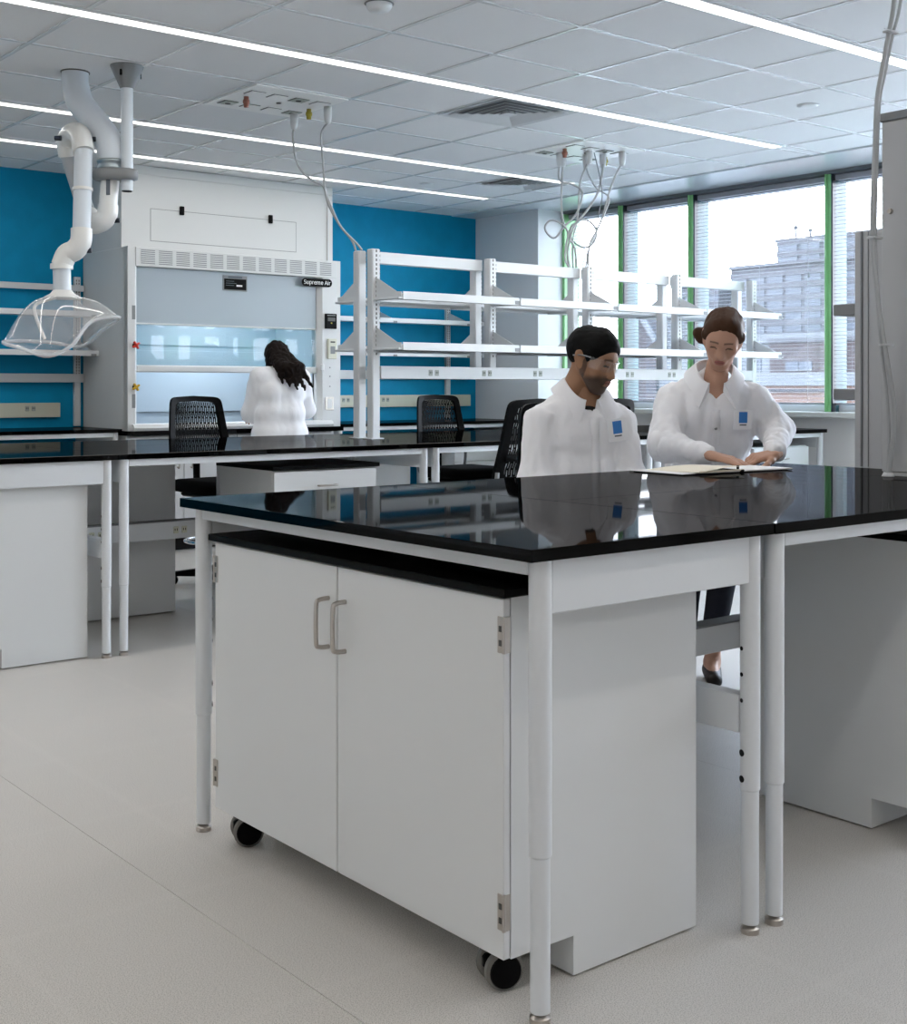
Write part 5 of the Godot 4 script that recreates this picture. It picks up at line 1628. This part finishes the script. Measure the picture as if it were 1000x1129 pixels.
# turn-down collar round a neck; opening at the front (+z of xf)
func collar_mesh(xf: Transform3D, r: float, depth: float, point: float, open := 0.30) -> ArrayMesh:
	var m := MB.new(true)
	var rings := [[], [], [], [], []]
	for i in 41:
		var u := lerpf(-1.0, 1.0, i / 40.0)
		var a := u * (PI - open)
		var fr := smoothstep(0.45, 1.0, absf(u))
		var dir := Vector3(sin(a), 0, -cos(a))
		var base := Vector3(dir.x * r, -fr * 0.050, dir.z * (r + fr * 0.010))
		var tip := base + dir * depth + Vector3(0, -0.036 - smoothstep(0.82, 1.0, absf(u)) * point, 0)
		tip.x += signf(u) * smoothstep(0.80, 1.0, absf(u)) * 0.026
		rings[0].append(xf * (base * 0.97 + Vector3(0, -0.030, 0)))
		rings[1].append(xf * (base + Vector3(0, 0.010, 0)))
		rings[2].append(xf * (base + dir * 0.007 + Vector3(0, 0.009, 0)))
		rings[3].append(xf * tip)
		rings[4].append(xf * (tip - dir * 0.004 - Vector3(0, 0.005, 0)))
	for k in 4:
		m.st.set_smooth_group(k)
		m.grid([rings[k], rings[k + 1]])
	m.st.set_smooth_group(5)
	m.grid([rings[4], rings[0]])
	for e in [0, 40]:
		m.st.set_smooth_group(-1)
		m.tri(rings[0][e], rings[1][e], rings[3][e])
		m.tri(rings[0][e], rings[3][e], rings[4][e])
		m.tri(rings[1][e], rings[2][e], rings[3][e])
	return m.done()

# pocket with a printed badge, laid on the coat where a ray meets it
func badge(parent: Node, coat: Field, from: Vector3, dir: Vector3, up: Vector3, w: float) -> void:
	var h := coat.hit(from, dir)
	var x := aim(h[0] + Vector3(0, 0, 0.014), (h[1] + Vector3(0, 0, 1)).normalized(), up)
	var b := put("badge_patch", bbox(Vector3(w, w * 1.05, 0.004), 0.0015), M.coat_cotton, parent)
	b.transform = x
	bx("badge_square", Vector3(-w * 0.22, -w * 0.17, 0.002), Vector3(w * 0.24, w * 0.40, 0.0028), M.blue_print, b, 0.0003)
	bx("badge_text", Vector3(-w * 0.17, -w * 0.30, 0.002), Vector3(w * 0.20, -w * 0.24, 0.0026), M.ink_grey, b, 0.0002)

func button(parent: Node, coat: Field, from: Vector3, dir: Vector3) -> void:
	var h := coat.hit(from, dir)
	rod("snap_button", h[0] - h[1] * 0.002, h[0] + h[1] * 0.003, 0.007, M.grey_plastic, parent, 0.006, 12)

func placket(parent: Node, coat: Field, pts: Array, dir: Vector3, w: float) -> void:
	var m := MB.new(true)
	var rows := []
	for p: Vector3 in pts:
		var h := coat.hit(p, dir)
		var sx: Vector3 = Vector3.UP.cross(h[1]).normalized()
		var o: Vector3 = h[0]
		rows.append([o + sx * -w * 0.5, o + sx * -w * 0.5 + h[1] * 0.004, o + sx * w * 0.5 + h[1] * 0.004, o + sx * w * 0.5])
	rows.reverse()
	m.grid(rows)
	put("placket", m.done(), M.coat_cotton, parent)

func build_people() -> void:
	person_seated()
	person_leaning()
	person_at_hood()

const FACING := -0.68042    # the people's own axes: +z towards the viewer's side, +x along the shoulders

func body_node(label: String, at: Vector3, skin: NetMesh) -> MeshInstance3D:
	var o := MeshInstance3D.new()
	o.name = numbered("person")
	o.mesh = skin.done()
	o.material_override = M.skin
	add_child(o)
	o.position = at
	o.rotation.y = FACING
	tag(o, label, "person")
	return o

func mesh_of(f: Field, cell: float) -> ArrayMesh:
	var s := NetMesh.new()
	s.add_field(f, cell)
	return s.done()

func coat_field(sd: int) -> Field:
	var c := Field.new()
	c.k = 0.035
	c.noise = cloth_noise(sd, 8.0)
	c.amp = 0.0085
	c.nscale = Vector3(1.5, 0.5, 1.5)
	c.cuts = Field.new()
	c.cuts.k = 0.006
	return c

func person_seated() -> void:
	var at := Vector3(3.337, 0, -3.37)
	var sk := Color(0.36, 0.185, 0.105)
	var hairc := Color(0.012, 0.011, 0.012)
	var fwd := Vector3(0.34, 0, 0.94)
	var side := Vector3(0.94, 0, -0.34)
	# joints
	var neck := Vector3(0.0, 1.165, -0.02)
	var hd := Vector3(0.040, 1.316, 0.035)
	var shR := Vector3(-0.150, 1.085, 0.045)
	var shL := Vector3(0.148, 1.080, -0.055)
	var elR := Vector3(-0.172, 0.865, 0.085)
	var elL := Vector3(0.180, 0.865, -0.015)
	var wrR := Vector3(-0.075, 0.790, 0.27)
	var wrL := Vector3(0.110, 0.790, 0.235)
	var hipR := Vector3(-0.085, 0.735, 0.0)
	var hipL := Vector3(0.085, 0.735, -0.06)
	var knR := Vector3(0.02, 0.735, 0.40)
	var knL := Vector3(0.19, 0.735, 0.34)
	var anR := Vector3(-0.05, 0.35, 0.33)
	var anL := Vector3(0.14, 0.35, 0.28)
	# skin: body under the clothes, then head and hands on finer grids
	var b := Field.new()
	b.k = 0.04
	b.add(neck + Vector3(0, -0.10, 0.0), neck + Vector3(0.025, 0.045, 0.020), 0.062, 0.053)
	b.add(Vector3(0, 1.04, -0.02), Vector3(0, 0.78, -0.03), 0.10, 0.11, fwd, 1.35)
	for q in [[shR, elR, wrR], [shL, elL, wrL]]:
		b.add(q[0], q[1], 0.042, 0.036)
		b.add(q[1], q[2], 0.036, 0.025)
	for q in [[hipR, knR, anR], [hipL, knL, anL]]:
		b.add(q[0], q[1], 0.065, 0.048)
		b.add(q[1], q[2], 0.045, 0.032)
	var s := NetMesh.new()
	s.add_field(b, 0.012, Transform3D.IDENTITY, sk)
	var hx := Transform3D(Basis(Vector3.UP, deg_to_rad(50)) * Basis(Vector3.RIGHT, deg_to_rad(19)) * Basis(Vector3.BACK, deg_to_rad(-4)), hd)
	s.add_field(head_field(true), 0.003, hx, sk, skin_paint(sk, Color(0.27, 0.10, 0.075), hairc, 0.84, 0.002))
	for e in [-1, 1]:
		s.ball(Vector3(e * 0.031, 0.003, 0.068), 0.0125, hx, Color(0.60, 0.55, 0.52))
		s.ball(Vector3(e * 0.031, 0.000, 0.0765), 0.0058, hx, Color(0.015, 0.010, 0.008))
	s.add_field(hand_field([0.35, 0.35, 0.4, 0.45]), 0.005, aim(wrR, Vector3(0.55, -0.12, 0.8), Vector3(0, 1, 0)), sk)
	s.add_field(hand_field([0.35, 0.35, 0.4, 0.45]), 0.005, aim(wrL, Vector3(-0.2, -0.12, 0.9), Vector3(0, 1, 0)), sk)
	var o := body_node("seated bearded person in a white lab coat and clear safety glasses", at, s)
	# coat
	var c := coat_field(11)
	c.add(Vector3(-0.07, 1.115, 0.02), Vector3(0.075, 1.112, -0.035), 0.080, 0.080, fwd, 1.0)
	c.add(Vector3(-0.045, 1.03, 0.015), Vector3(0.045, 1.03, -0.02), 0.115, 0.115, fwd, 1.12)
	c.add(Vector3(-0.04, 0.90, 0.005), Vector3(0.04, 0.90, -0.02), 0.130, 0.130, fwd, 1.12)
	c.add(Vector3(-0.05, 0.76, 0.0), Vector3(0.05, 0.76, -0.03), 0.145, 0.14, fwd, 1.1)
	c.add(hipR + Vector3(0, 0.01, 0), hipR.lerp(knR, 0.7), 0.098, 0.088)
	c.add(hipL + Vector3(0, 0.01, 0), hipL.lerp(knL, 0.7), 0.098, 0.088)
	c.add(neck + Vector3(-0.01, -0.02, -0.02), neck + Vector3(0, 0.022, -0.01), 0.095, 0.062)
	for q in [[shR, elR, wrR], [shL, elL, wrL]]:
		c.add(q[0], q[1], 0.071, 0.066)
		c.add(q[1], q[2].lerp(q[1], 0.1), 0.064, 0.046)
	c.cuts.add(neck + Vector3(0.01, 0.005, 0.035), neck + Vector3(0.03, 0.12, 0.03), 0.056, 0.075)
	c.cuts.add(neck + Vector3(0.028, 0.015, 0.085), neck + Vector3(0.036, -0.030, 0.110), 0.028, 0.010)
	var cm := put("lab_coat", mesh_of(c, 0.0085), M.coat_cotton, o)
	put("collar", collar_mesh(Transform3D(Basis(Vector3.UP, deg_to_rad(20)) * Basis(Vector3.RIGHT, deg_to_rad(16)), neck + Vector3(0.012, 0.066, 0.020)), 0.072, 0.048, 0.045), M.coat_cotton, cm)
	badge(cm, c, Vector3(0.175, 1.06, 0.5), Vector3(-0.1, 0, -1).normalized(), Vector3(-0.12, 1, 0), 0.082)
	var pts := []
	for i in 12: pts.append(Vector3(0.045 + 0.0 * i, 1.105 - i * 0.024, 0.5))
	placket(cm, c, pts, Vector3(0, 0, -1), 0.034)
	# undershirt, trousers, shoes
	var u := Field.new()
	u.k = 0.02
	u.add(neck + Vector3(0.012, -0.08, 0.03), neck + Vector3(0.018, -0.052, 0.036), 0.055, 0.048)
	put("undershirt", mesh_of(u, 0.008), M.dark_cloth, o)
	var tr := Field.new()
	tr.k = 0.03
	for q in [[hipR, knR, anR], [hipL, knL, anL]]:
		tr.add(q[0], q[1], 0.085, 0.068)
		tr.add(q[1], q[2] + Vector3(0, -0.02, 0), 0.066, 0.055)
	put("trousers", mesh_of(tr, 0.014), M.dark_cloth, o)
	for q in [anR, anL]:
		var f := Field.new()
		f.k = 0.02
		f.add(q + Vector3(0.0, -0.055, -0.01), q + Vector3(0.05, -0.07, 0.14), 0.042, 0.036, Vector3.UP, 1.15)
		f.planes.append([Vector3.DOWN, -(q.y - 0.085)])
		put("shoe", mesh_of(f, 0.01), M.shoe_leather, o)
	# short black hair: a shell over the skull cut off along the hairline
	var h := Field.new()
	h.k = 0.02
	h.add(Vector3(0, 0.040, -0.034), Vector3(0, 0.044, 0.012), 0.084, 0.080)
	h.add(Vector3(0, 0.075, 0.045), Vector3(0, 0.092, 0.01), 0.030, 0.036)
	for e in [-1, 1]:
		h.add(Vector3(e * 0.062, 0.02, 0.018), Vector3(e * 0.066, -0.01, 0.012), 0.014, 0.008)
	h.noise = cloth_noise(5, 30.0)
	h.amp = 0.002
	h.cuts = Field.new()
	h.cuts.k = 0.008
	h.cuts.add(Vector3(-0.008, -0.024, 0.130), Vector3(0.008, -0.024, 0.130), 0.094)
	h.cuts.add(Vector3(-0.06, -0.055, 0.06), Vector3(0.06, -0.055, 0.06), 0.062)
	h.cuts.add(Vector3(-0.1, -0.012, -0.010), Vector3(-0.080, -0.012, -0.010), 0.031)
	h.cuts.add(Vector3(0.1, -0.012, -0.010), Vector3(0.080, -0.012, -0.010), 0.031)
	h.planes.append([Vector3(0, -1, -0.25).normalized(), 0.058])
	var hm := put("hair", mesh_of(h, 0.005), M.hair_black, o)
	hm.transform = hx
	# safety glasses
	var g := Node3D.new()
	g.name = "safety_glasses"
	o.add_child(g)
	g.transform = hx
	var lm := MB.new(true)
	for layer in 2:
		var rows := []
		for i in 25:
			var a := lerpf(-1.25, 1.25, i / 24.0)
			var r := 0.086 - layer * 0.0015
			var drop := 0.020 - 0.010 * exp(-pow(a / 0.16, 2))
			rows.append([Vector3(sin(a) * r * 0.98, 0.020, 0.012 + cos(a) * r), Vector3(sin(a) * r, 0.002 - drop, 0.014 + cos(a) * r)])
		if layer == 1: rows.reverse()
		lm.grid(rows)
	put("lens", lm.done(), M.clear_lens, g)
	var top := []
	for i in 25:
		var a := lerpf(-1.25, 1.25, i / 24.0)
		top.append(Vector3(sin(a) * 0.0855, 0.0205, 0.0125 + cos(a) * 0.0865))
	put("brow_bar", tube_mesh(top, 0.0016, 6), M.clear_lens, g)
	for e in [-1, 1]:
		put("temple", tube_mesh(smooth_path([Vector3(e * 0.081, 0.018, 0.040), Vector3(e * 0.083, 0.014, 0.0), Vector3(e * 0.081, 0.002, -0.035)], 5), 0.0028, 8), M.grey_plastic, g)

func person_leaning() -> void:
	var at := Vector3(4.12, 0, -3.40)
	var sk := Color(0.56, 0.32, 0.225)
	var hairc := Color(0.05, 0.028, 0.018)
	var front := Vector3(0, 0, 1)
	var neck := Vector3(0.0, 1.235, 0.055)
	var hd := Vector3(0.022, 1.412, 0.130)
	var shR := Vector3(-0.165, 1.165, 0.04)
	var shL := Vector3(0.170, 1.165, 0.03)
	var elR := Vector3(-0.215, 0.985, 0.14)
	var elL := Vector3(0.258, 1.040, 0.06)
	var wrR := Vector3(-0.085, 0.957, 0.385)
	var wrL := Vector3(0.185, 0.955, 0.315)
	var hips := [Vector3(-0.085, 0.88, -0.07), Vector3(0.085, 0.88, -0.07)]
	var knees := [Vector3(-0.085, 0.47, -0.04), Vector3(0.06, 0.47, -0.02)]
	var ankles := [Vector3(-0.10, 0.09, -0.08), Vector3(0.02, 0.09, -0.06)]
	var b := Field.new()
	b.k = 0.04
	b.add(neck + Vector3(0, -0.06, 0.0), neck + Vector3(0.010, 0.075, 0.035), 0.055, 0.045)
	b.add(Vector3(-0.06, 1.14, 0.050), Vector3(0.06, 1.14, 0.050), 0.060, 0.060)
	b.add(Vector3(0, 1.12, 0.03), Vector3(0, 0.92, -0.05), 0.09, 0.105, front, 1.3)
	for q in [[shR, elR, wrR], [shL, elL, wrL]]:
		b.add(q[0], q[1], 0.038, 0.032)
		b.add(q[1], q[2], 0.032, 0.022)
	for i in 2:
		b.add(hips[i], knees[i], 0.068, 0.045)
		b.add(knees[i], ankles[i], 0.045, 0.030)
		b.add(ankles[i] + Vector3(0, -0.035, -0.02), ankles[i] + Vector3(-0.02, -0.058, 0.13), 0.034, 0.022)
	var s := NetMesh.new()
	s.add_field(b, 0.012, Transform3D.IDENTITY, sk)
	var hx := Transform3D(Basis(Vector3.UP, deg_to_rad(-13)) * Basis(Vector3.BACK, deg_to_rad(-7)) * Basis(Vector3.RIGHT, deg_to_rad(30)), hd)
	s.add_field(head_field(), 0.003, hx, sk, skin_paint(sk, Color(0.42, 0.14, 0.11), hairc, 0.0, 0.004))
	for e in [-1, 1]:
		s.ball(Vector3(e * 0.031, 0.003, 0.0675), 0.0122, hx, sk * 0.8)
	# hands on the bench
	s.add_field(hand_field([0.14, 0.12, 0.14, 0.2], 1.3), 0.004, aim(wrR, Vector3(0.80, -0.20, 0.25), Vector3(0.05, 1, 0.1)), sk)
	s.add_field(hand_field([0.5, 0.55, 0.6, 0.6], 0.8, -0.01), 0.004, aim(wrL, Vector3(-0.90, -0.16, 0.22), Vector3(-0.1, 1, 0.2)), sk)
	var o := body_node("standing person in a white lab coat leaning over the papers", at, s)
	var c := coat_field(23)
	c.add(Vector3(-0.09, 1.185, 0.035), Vector3(0.09, 1.185, 0.03), 0.072, 0.072)
	c.add(Vector3(-0.06, 1.11, 0.035), Vector3(0.06, 1.11, 0.035), 0.112, 0.112, front, 1.1)
	c.add(Vector3(-0.055, 1.0, 0.005), Vector3(0.055, 1.0, 0.005), 0.118, 0.118, front, 1.1)
	c.add(Vector3(-0.055, 0.88, -0.05), Vector3(0.055, 0.88, -0.05), 0.130, 0.130, front, 1.1)
	c.add(Vector3(-0.07, 0.74, -0.06), Vector3(0.07, 0.74, -0.06), 0.125, 0.125, front, 1.0)
	c.add(neck + Vector3(0.0, -0.03, -0.02), neck + Vector3(0.0, 0.018, -0.012), 0.092, 0.060)
	for q in [[shR, elR, wrR], [shL, elL, wrL]]:
		c.add(q[0], q[1], 0.072, 0.068)
		c.add(q[1], q[2].lerp(q[1], 0.18), 0.068, 0.040)
		c.add(q[2].lerp(q[1], 0.22), q[2].lerp(q[1], 0.06), 0.036, 0.036)
	c.cuts.add(neck + Vector3(0.0, 0.0, 0.050), neck + Vector3(0.01, 0.13, 0.055), 0.050, 0.075)
	c.cuts.add(neck + Vector3(0.0, 0.005, 0.075), neck + Vector3(-0.002, -0.085, 0.082), 0.040, 0.012)
	c.planes.append([Vector3.DOWN, -0.66])
	var cm := put("lab_coat", mesh_of(c, 0.0085), M.coat_cotton, o)
	put("collar", collar_mesh(Transform3D(Basis(Vector3.UP, deg_to_rad(-3)) * Basis(Vector3.RIGHT, deg_to_rad(20)), neck + Vector3(0.0, 0.062, 0.022)), 0.072, 0.050, 0.045, 0.40), M.coat_cotton, cm)
	badge(cm, c, Vector3(0.100, 1.086, 0.6), Vector3(0, 0, -1), Vector3(0, 1, 0), 0.078)
	var pts := []
	for i in 12: pts.append(Vector3(-0.004, 1.125 - i * 0.022, 0.6))
	placket(cm, c, pts, Vector3(0, 0, -1), 0.034)
	for y in [1.205, 1.05, 0.985]:
		button(cm, c, Vector3(-0.024 if y > 1.2 else -0.004, y, 0.6), Vector3(0, 0, -1))
	var tr := Field.new()
	tr.k = 0.03
	for i in 2:
		tr.add(hips[i], knees[i], 0.088, 0.062)
		tr.add(knees[i], ankles[i] + Vector3(0, 0.06, 0), 0.060, 0.048)
	tr.planes.append([Vector3.DOWN, -0.135])
	put("jeans", mesh_of(tr, 0.012), M.jeans, o)
	for q: Vector3 in ankles:
		var f := Field.new()
		f.k = 0.02
		f.add(q + Vector3(0, -0.058, -0.025), q + Vector3(-0.02, -0.068, 0.135), 0.040, 0.032, Vector3.UP, 1.0)
		f.planes.append([Vector3.DOWN, -0.001])
		f.cuts = Field.new()
		f.cuts.k = 0.005
		f.cuts.add(q + Vector3(0, 0.02, 0.0), q + Vector3(-0.01, 0.0, 0.05), 0.055, 0.045)
		put("shoe", mesh_of(f, 0.008), M.shoe_leather, o)
	# brown hair parted and drawn back into a low knot
	var h := Field.new()
	h.k = 0.02
	h.add(Vector3(0, 0.036, -0.034), Vector3(0, 0.037, 0.006), 0.084, 0.080)
	for e in [-1, 1]:
		h.add(Vector3(e * 0.028, 0.085, 0.040), Vector3(e * 0.070, 0.022, 0.018), 0.020, 0.014)
		h.add(Vector3(e * 0.070, 0.022, 0.018), Vector3(e * 0.062, -0.030, -0.040), 0.014, 0.020)
	h.add(Vector3(-0.085, -0.022, -0.045), Vector3(-0.098, -0.012, -0.045), 0.034, 0.028)
	h.add(Vector3(0.0, -0.03, -0.075), Vector3(-0.07, -0.03, -0.06), 0.045, 0.032)
	h.noise = cloth_noise(9, 14.0)
	h.amp = 0.005
	h.nscale = Vector3(1.6, 0.5, 0.6)
	h.cuts = Field.new()
	h.cuts.k = 0.008
	h.cuts.add(Vector3(0, -0.020, 0.130), Vector3(0, -0.018, 0.130), 0.106)
	h.cuts.add(Vector3(-0.045, -0.060, 0.055), Vector3(0.045, -0.060, 0.055), 0.068)
	h.cuts.add(Vector3(0.012, 0.112, 0.075), Vector3(0.004, 0.128, -0.05), 0.006)
	put("hair", mesh_of(h, 0.005), M.hair_brown, o).transform = hx

func person_at_hood() -> void:
	var at := Vector3(4.80, 0, -7.93)
	var sk := Color(0.42, 0.24, 0.16)
	# looks away towards the hood; away and to the left of the view
	var fw := Vector3(-0.60, 0, -0.80)
	var sd := Vector3(0.80, 0, -0.60)       # towards her right hand
	var neck := Vector3(0.0, 1.335, -0.03)
	var hd := Vector3(-0.035, 1.425, -0.10)
	var shR := Vector3(0.135, 1.285, -0.11)
	var shL := Vector3(-0.140, 1.285, 0.06)
	var elR := Vector3(0.165, 1.05, -0.20)
	var elL := Vector3(-0.215, 1.03, -0.02)
	var wrR := Vector3(-0.02, 1.03, -0.42)
	var wrL := Vector3(-0.25, 1.00, -0.27)
	var hips := [Vector3(0.07, 0.86, -0.05), Vector3(-0.07, 0.86, 0.05)]
	var knees := [Vector3(0.07, 0.47, -0.06), Vector3(-0.08, 0.47, 0.04)]
	var ankles := [Vector3(0.08, 0.09, -0.04), Vector3(-0.09, 0.09, 0.06)]
	var b := Field.new()
	b.k = 0.04
	b.add(neck, neck + Vector3(-0.02, 0.05, -0.03), 0.05, 0.045)
	b.add(Vector3(0, 1.22, -0.02), Vector3(0, 0.92, 0), 0.09, 0.10)
	for q in [[shR, elR, wrR], [shL, elL, wrL]]:
		b.add(q[0], q[1], 0.038, 0.032)
		b.add(q[1], q[2], 0.032, 0.022)
	for i in 2:
		b.add(hips[i], knees[i], 0.068, 0.045)
		b.add(knees[i], ankles[i], 0.045, 0.030)
	var s := NetMesh.new()
	s.add_field(b, 0.013, Transform3D.IDENTITY, sk)
	var hx := Transform3D(Basis(Vector3.UP, PI + deg_to_rad(34)) * Basis(Vector3.RIGHT, deg_to_rad(22)), hd)
	s.add_field(head_field(), 0.005, hx, sk, skin_paint(sk, Color(0.38, 0.14, 0.11), Color(0.02, 0.015, 0.012), 0.0, 0.0))
	for e in [-1, 1]:
		s.ball(Vector3(e * 0.031, 0.003, 0.068), 0.0125, hx, Color(0.6, 0.56, 0.53))
		s.ball(Vector3(e * 0.031, 0.001, 0.0765), 0.0058, hx, Color(0.02, 0.012, 0.01))
	s.add_field(hand_field([0.5, 0.5, 0.5, 0.5]), 0.005, aim(wrR, Vector3(-0.6, -0.1, -0.8), Vector3(0, 1, 0)), sk)
	s.add_field(hand_field([0.5, 0.5, 0.5, 0.5]), 0.005, aim(wrL, Vector3(-0.2, -0.1, -0.9), Vector3(0, 1, 0)), sk)
	var o := body_node("person with long dark hair in a white coat working at the fume hood", at, s)
	var c := coat_field(37)
	c.add(shR.lerp(shL, 0.25), shR.lerp(shL, 0.75), 0.080)
	c.add(Vector3(0.05, 1.17, -0.05), Vector3(-0.055, 1.17, 0.02), 0.125, 0.125)
	c.add(Vector3(0.05, 1.02, -0.02), Vector3(-0.05, 1.02, 0.03), 0.135, 0.135)
	c.add(Vector3(0.06, 0.86, -0.02), Vector3(-0.06, 0.86, 0.03), 0.150, 0.150)
	c.add(Vector3(0.07, 0.62, -0.02), Vector3(-0.07, 0.62, 0.03), 0.165, 0.165)
	c.add(neck + Vector3(0.01, -0.02, 0.01), neck + Vector3(0.0, 0.02, 0.0), 0.075, 0.055)
	for q in [[shR, elR, wrR], [shL, elL, wrL]]:
		c.add(q[0], q[1], 0.075, 0.070)
		c.add(q[1], q[2].lerp(q[1], 0.15), 0.068, 0.045)
	c.cuts.add(neck + Vector3(-0.02, 0.06, -0.04), neck + Vector3(-0.03, 0.14, -0.06), 0.055, 0.07)
	c.planes.append([Vector3.DOWN, -0.55])
	c.amp = 0.007
	c.nscale = Vector3(0.7, 0.35, 0.7)
	var cm := put("lab_coat", mesh_of(c, 0.010), M.coat_cotton, o)
	put("collar", collar_mesh(Transform3D(Basis(Vector3.UP, PI + deg_to_rad(34)), neck + Vector3(0, 0.02, -0.01)), 0.066, 0.04, 0.03), M.coat_cotton, cm)
	var tr := Field.new()
	tr.k = 0.03
	for i in 2:
		tr.add(hips[i], knees[i], 0.085, 0.06)
		tr.add(knees[i], ankles[i] + Vector3(0, 0.0, 0), 0.058, 0.046)
	put("trousers", mesh_of(tr, 0.014), M.dark_cloth, o)
	for q: Vector3 in ankles:
		var f := Field.new()
		f.add(q + Vector3(0.02, -0.055, 0.03), q + fw * 0.14 + Vector3(0, -0.062, 0), 0.042, 0.034)
		f.planes.append([Vector3.DOWN, -0.001])
		put("shoe", mesh_of(f, 0.011), M.shoe_leather, o)
	# long hair falling over the back towards the right shoulder
	var h := Field.new()
	h.k = 0.03
	h.add(hd + Vector3(0.0, 0.045, 0.012), hd + Vector3(-0.01, 0.045, -0.012), 0.090, 0.088)
	h.add(hd + Vector3(-0.035, -0.03, 0.02), hd + Vector3(-0.045, -0.10, 0.02), 0.050, 0.035)
	var ends := [Vector3(0.24, 1.215, 0.045), Vector3(0.19, 1.195, 0.075), Vector3(0.14, 1.20, 0.10), Vector3(0.085, 1.215, 0.105), Vector3(0.03, 1.24, 0.10)]
	for i in ends.size():
		var st := hd + Vector3(0.055 - i * 0.02, 0.02, 0.06)
		var mid: Vector3 = st.lerp(ends[i], 0.5) + Vector3(0.015, 0.03, 0.035)
		h.add(st, mid, 0.050, 0.034)
		h.add(mid, ends[i], 0.034, 0.010)
	h.noise = cloth_noise(15, 11.0)
	h.amp = 0.009
	h.nscale = Vector3(2.0, 1.2, 2.0)
	put("hair", mesh_of(h, 0.007), M.hair_dark, o)
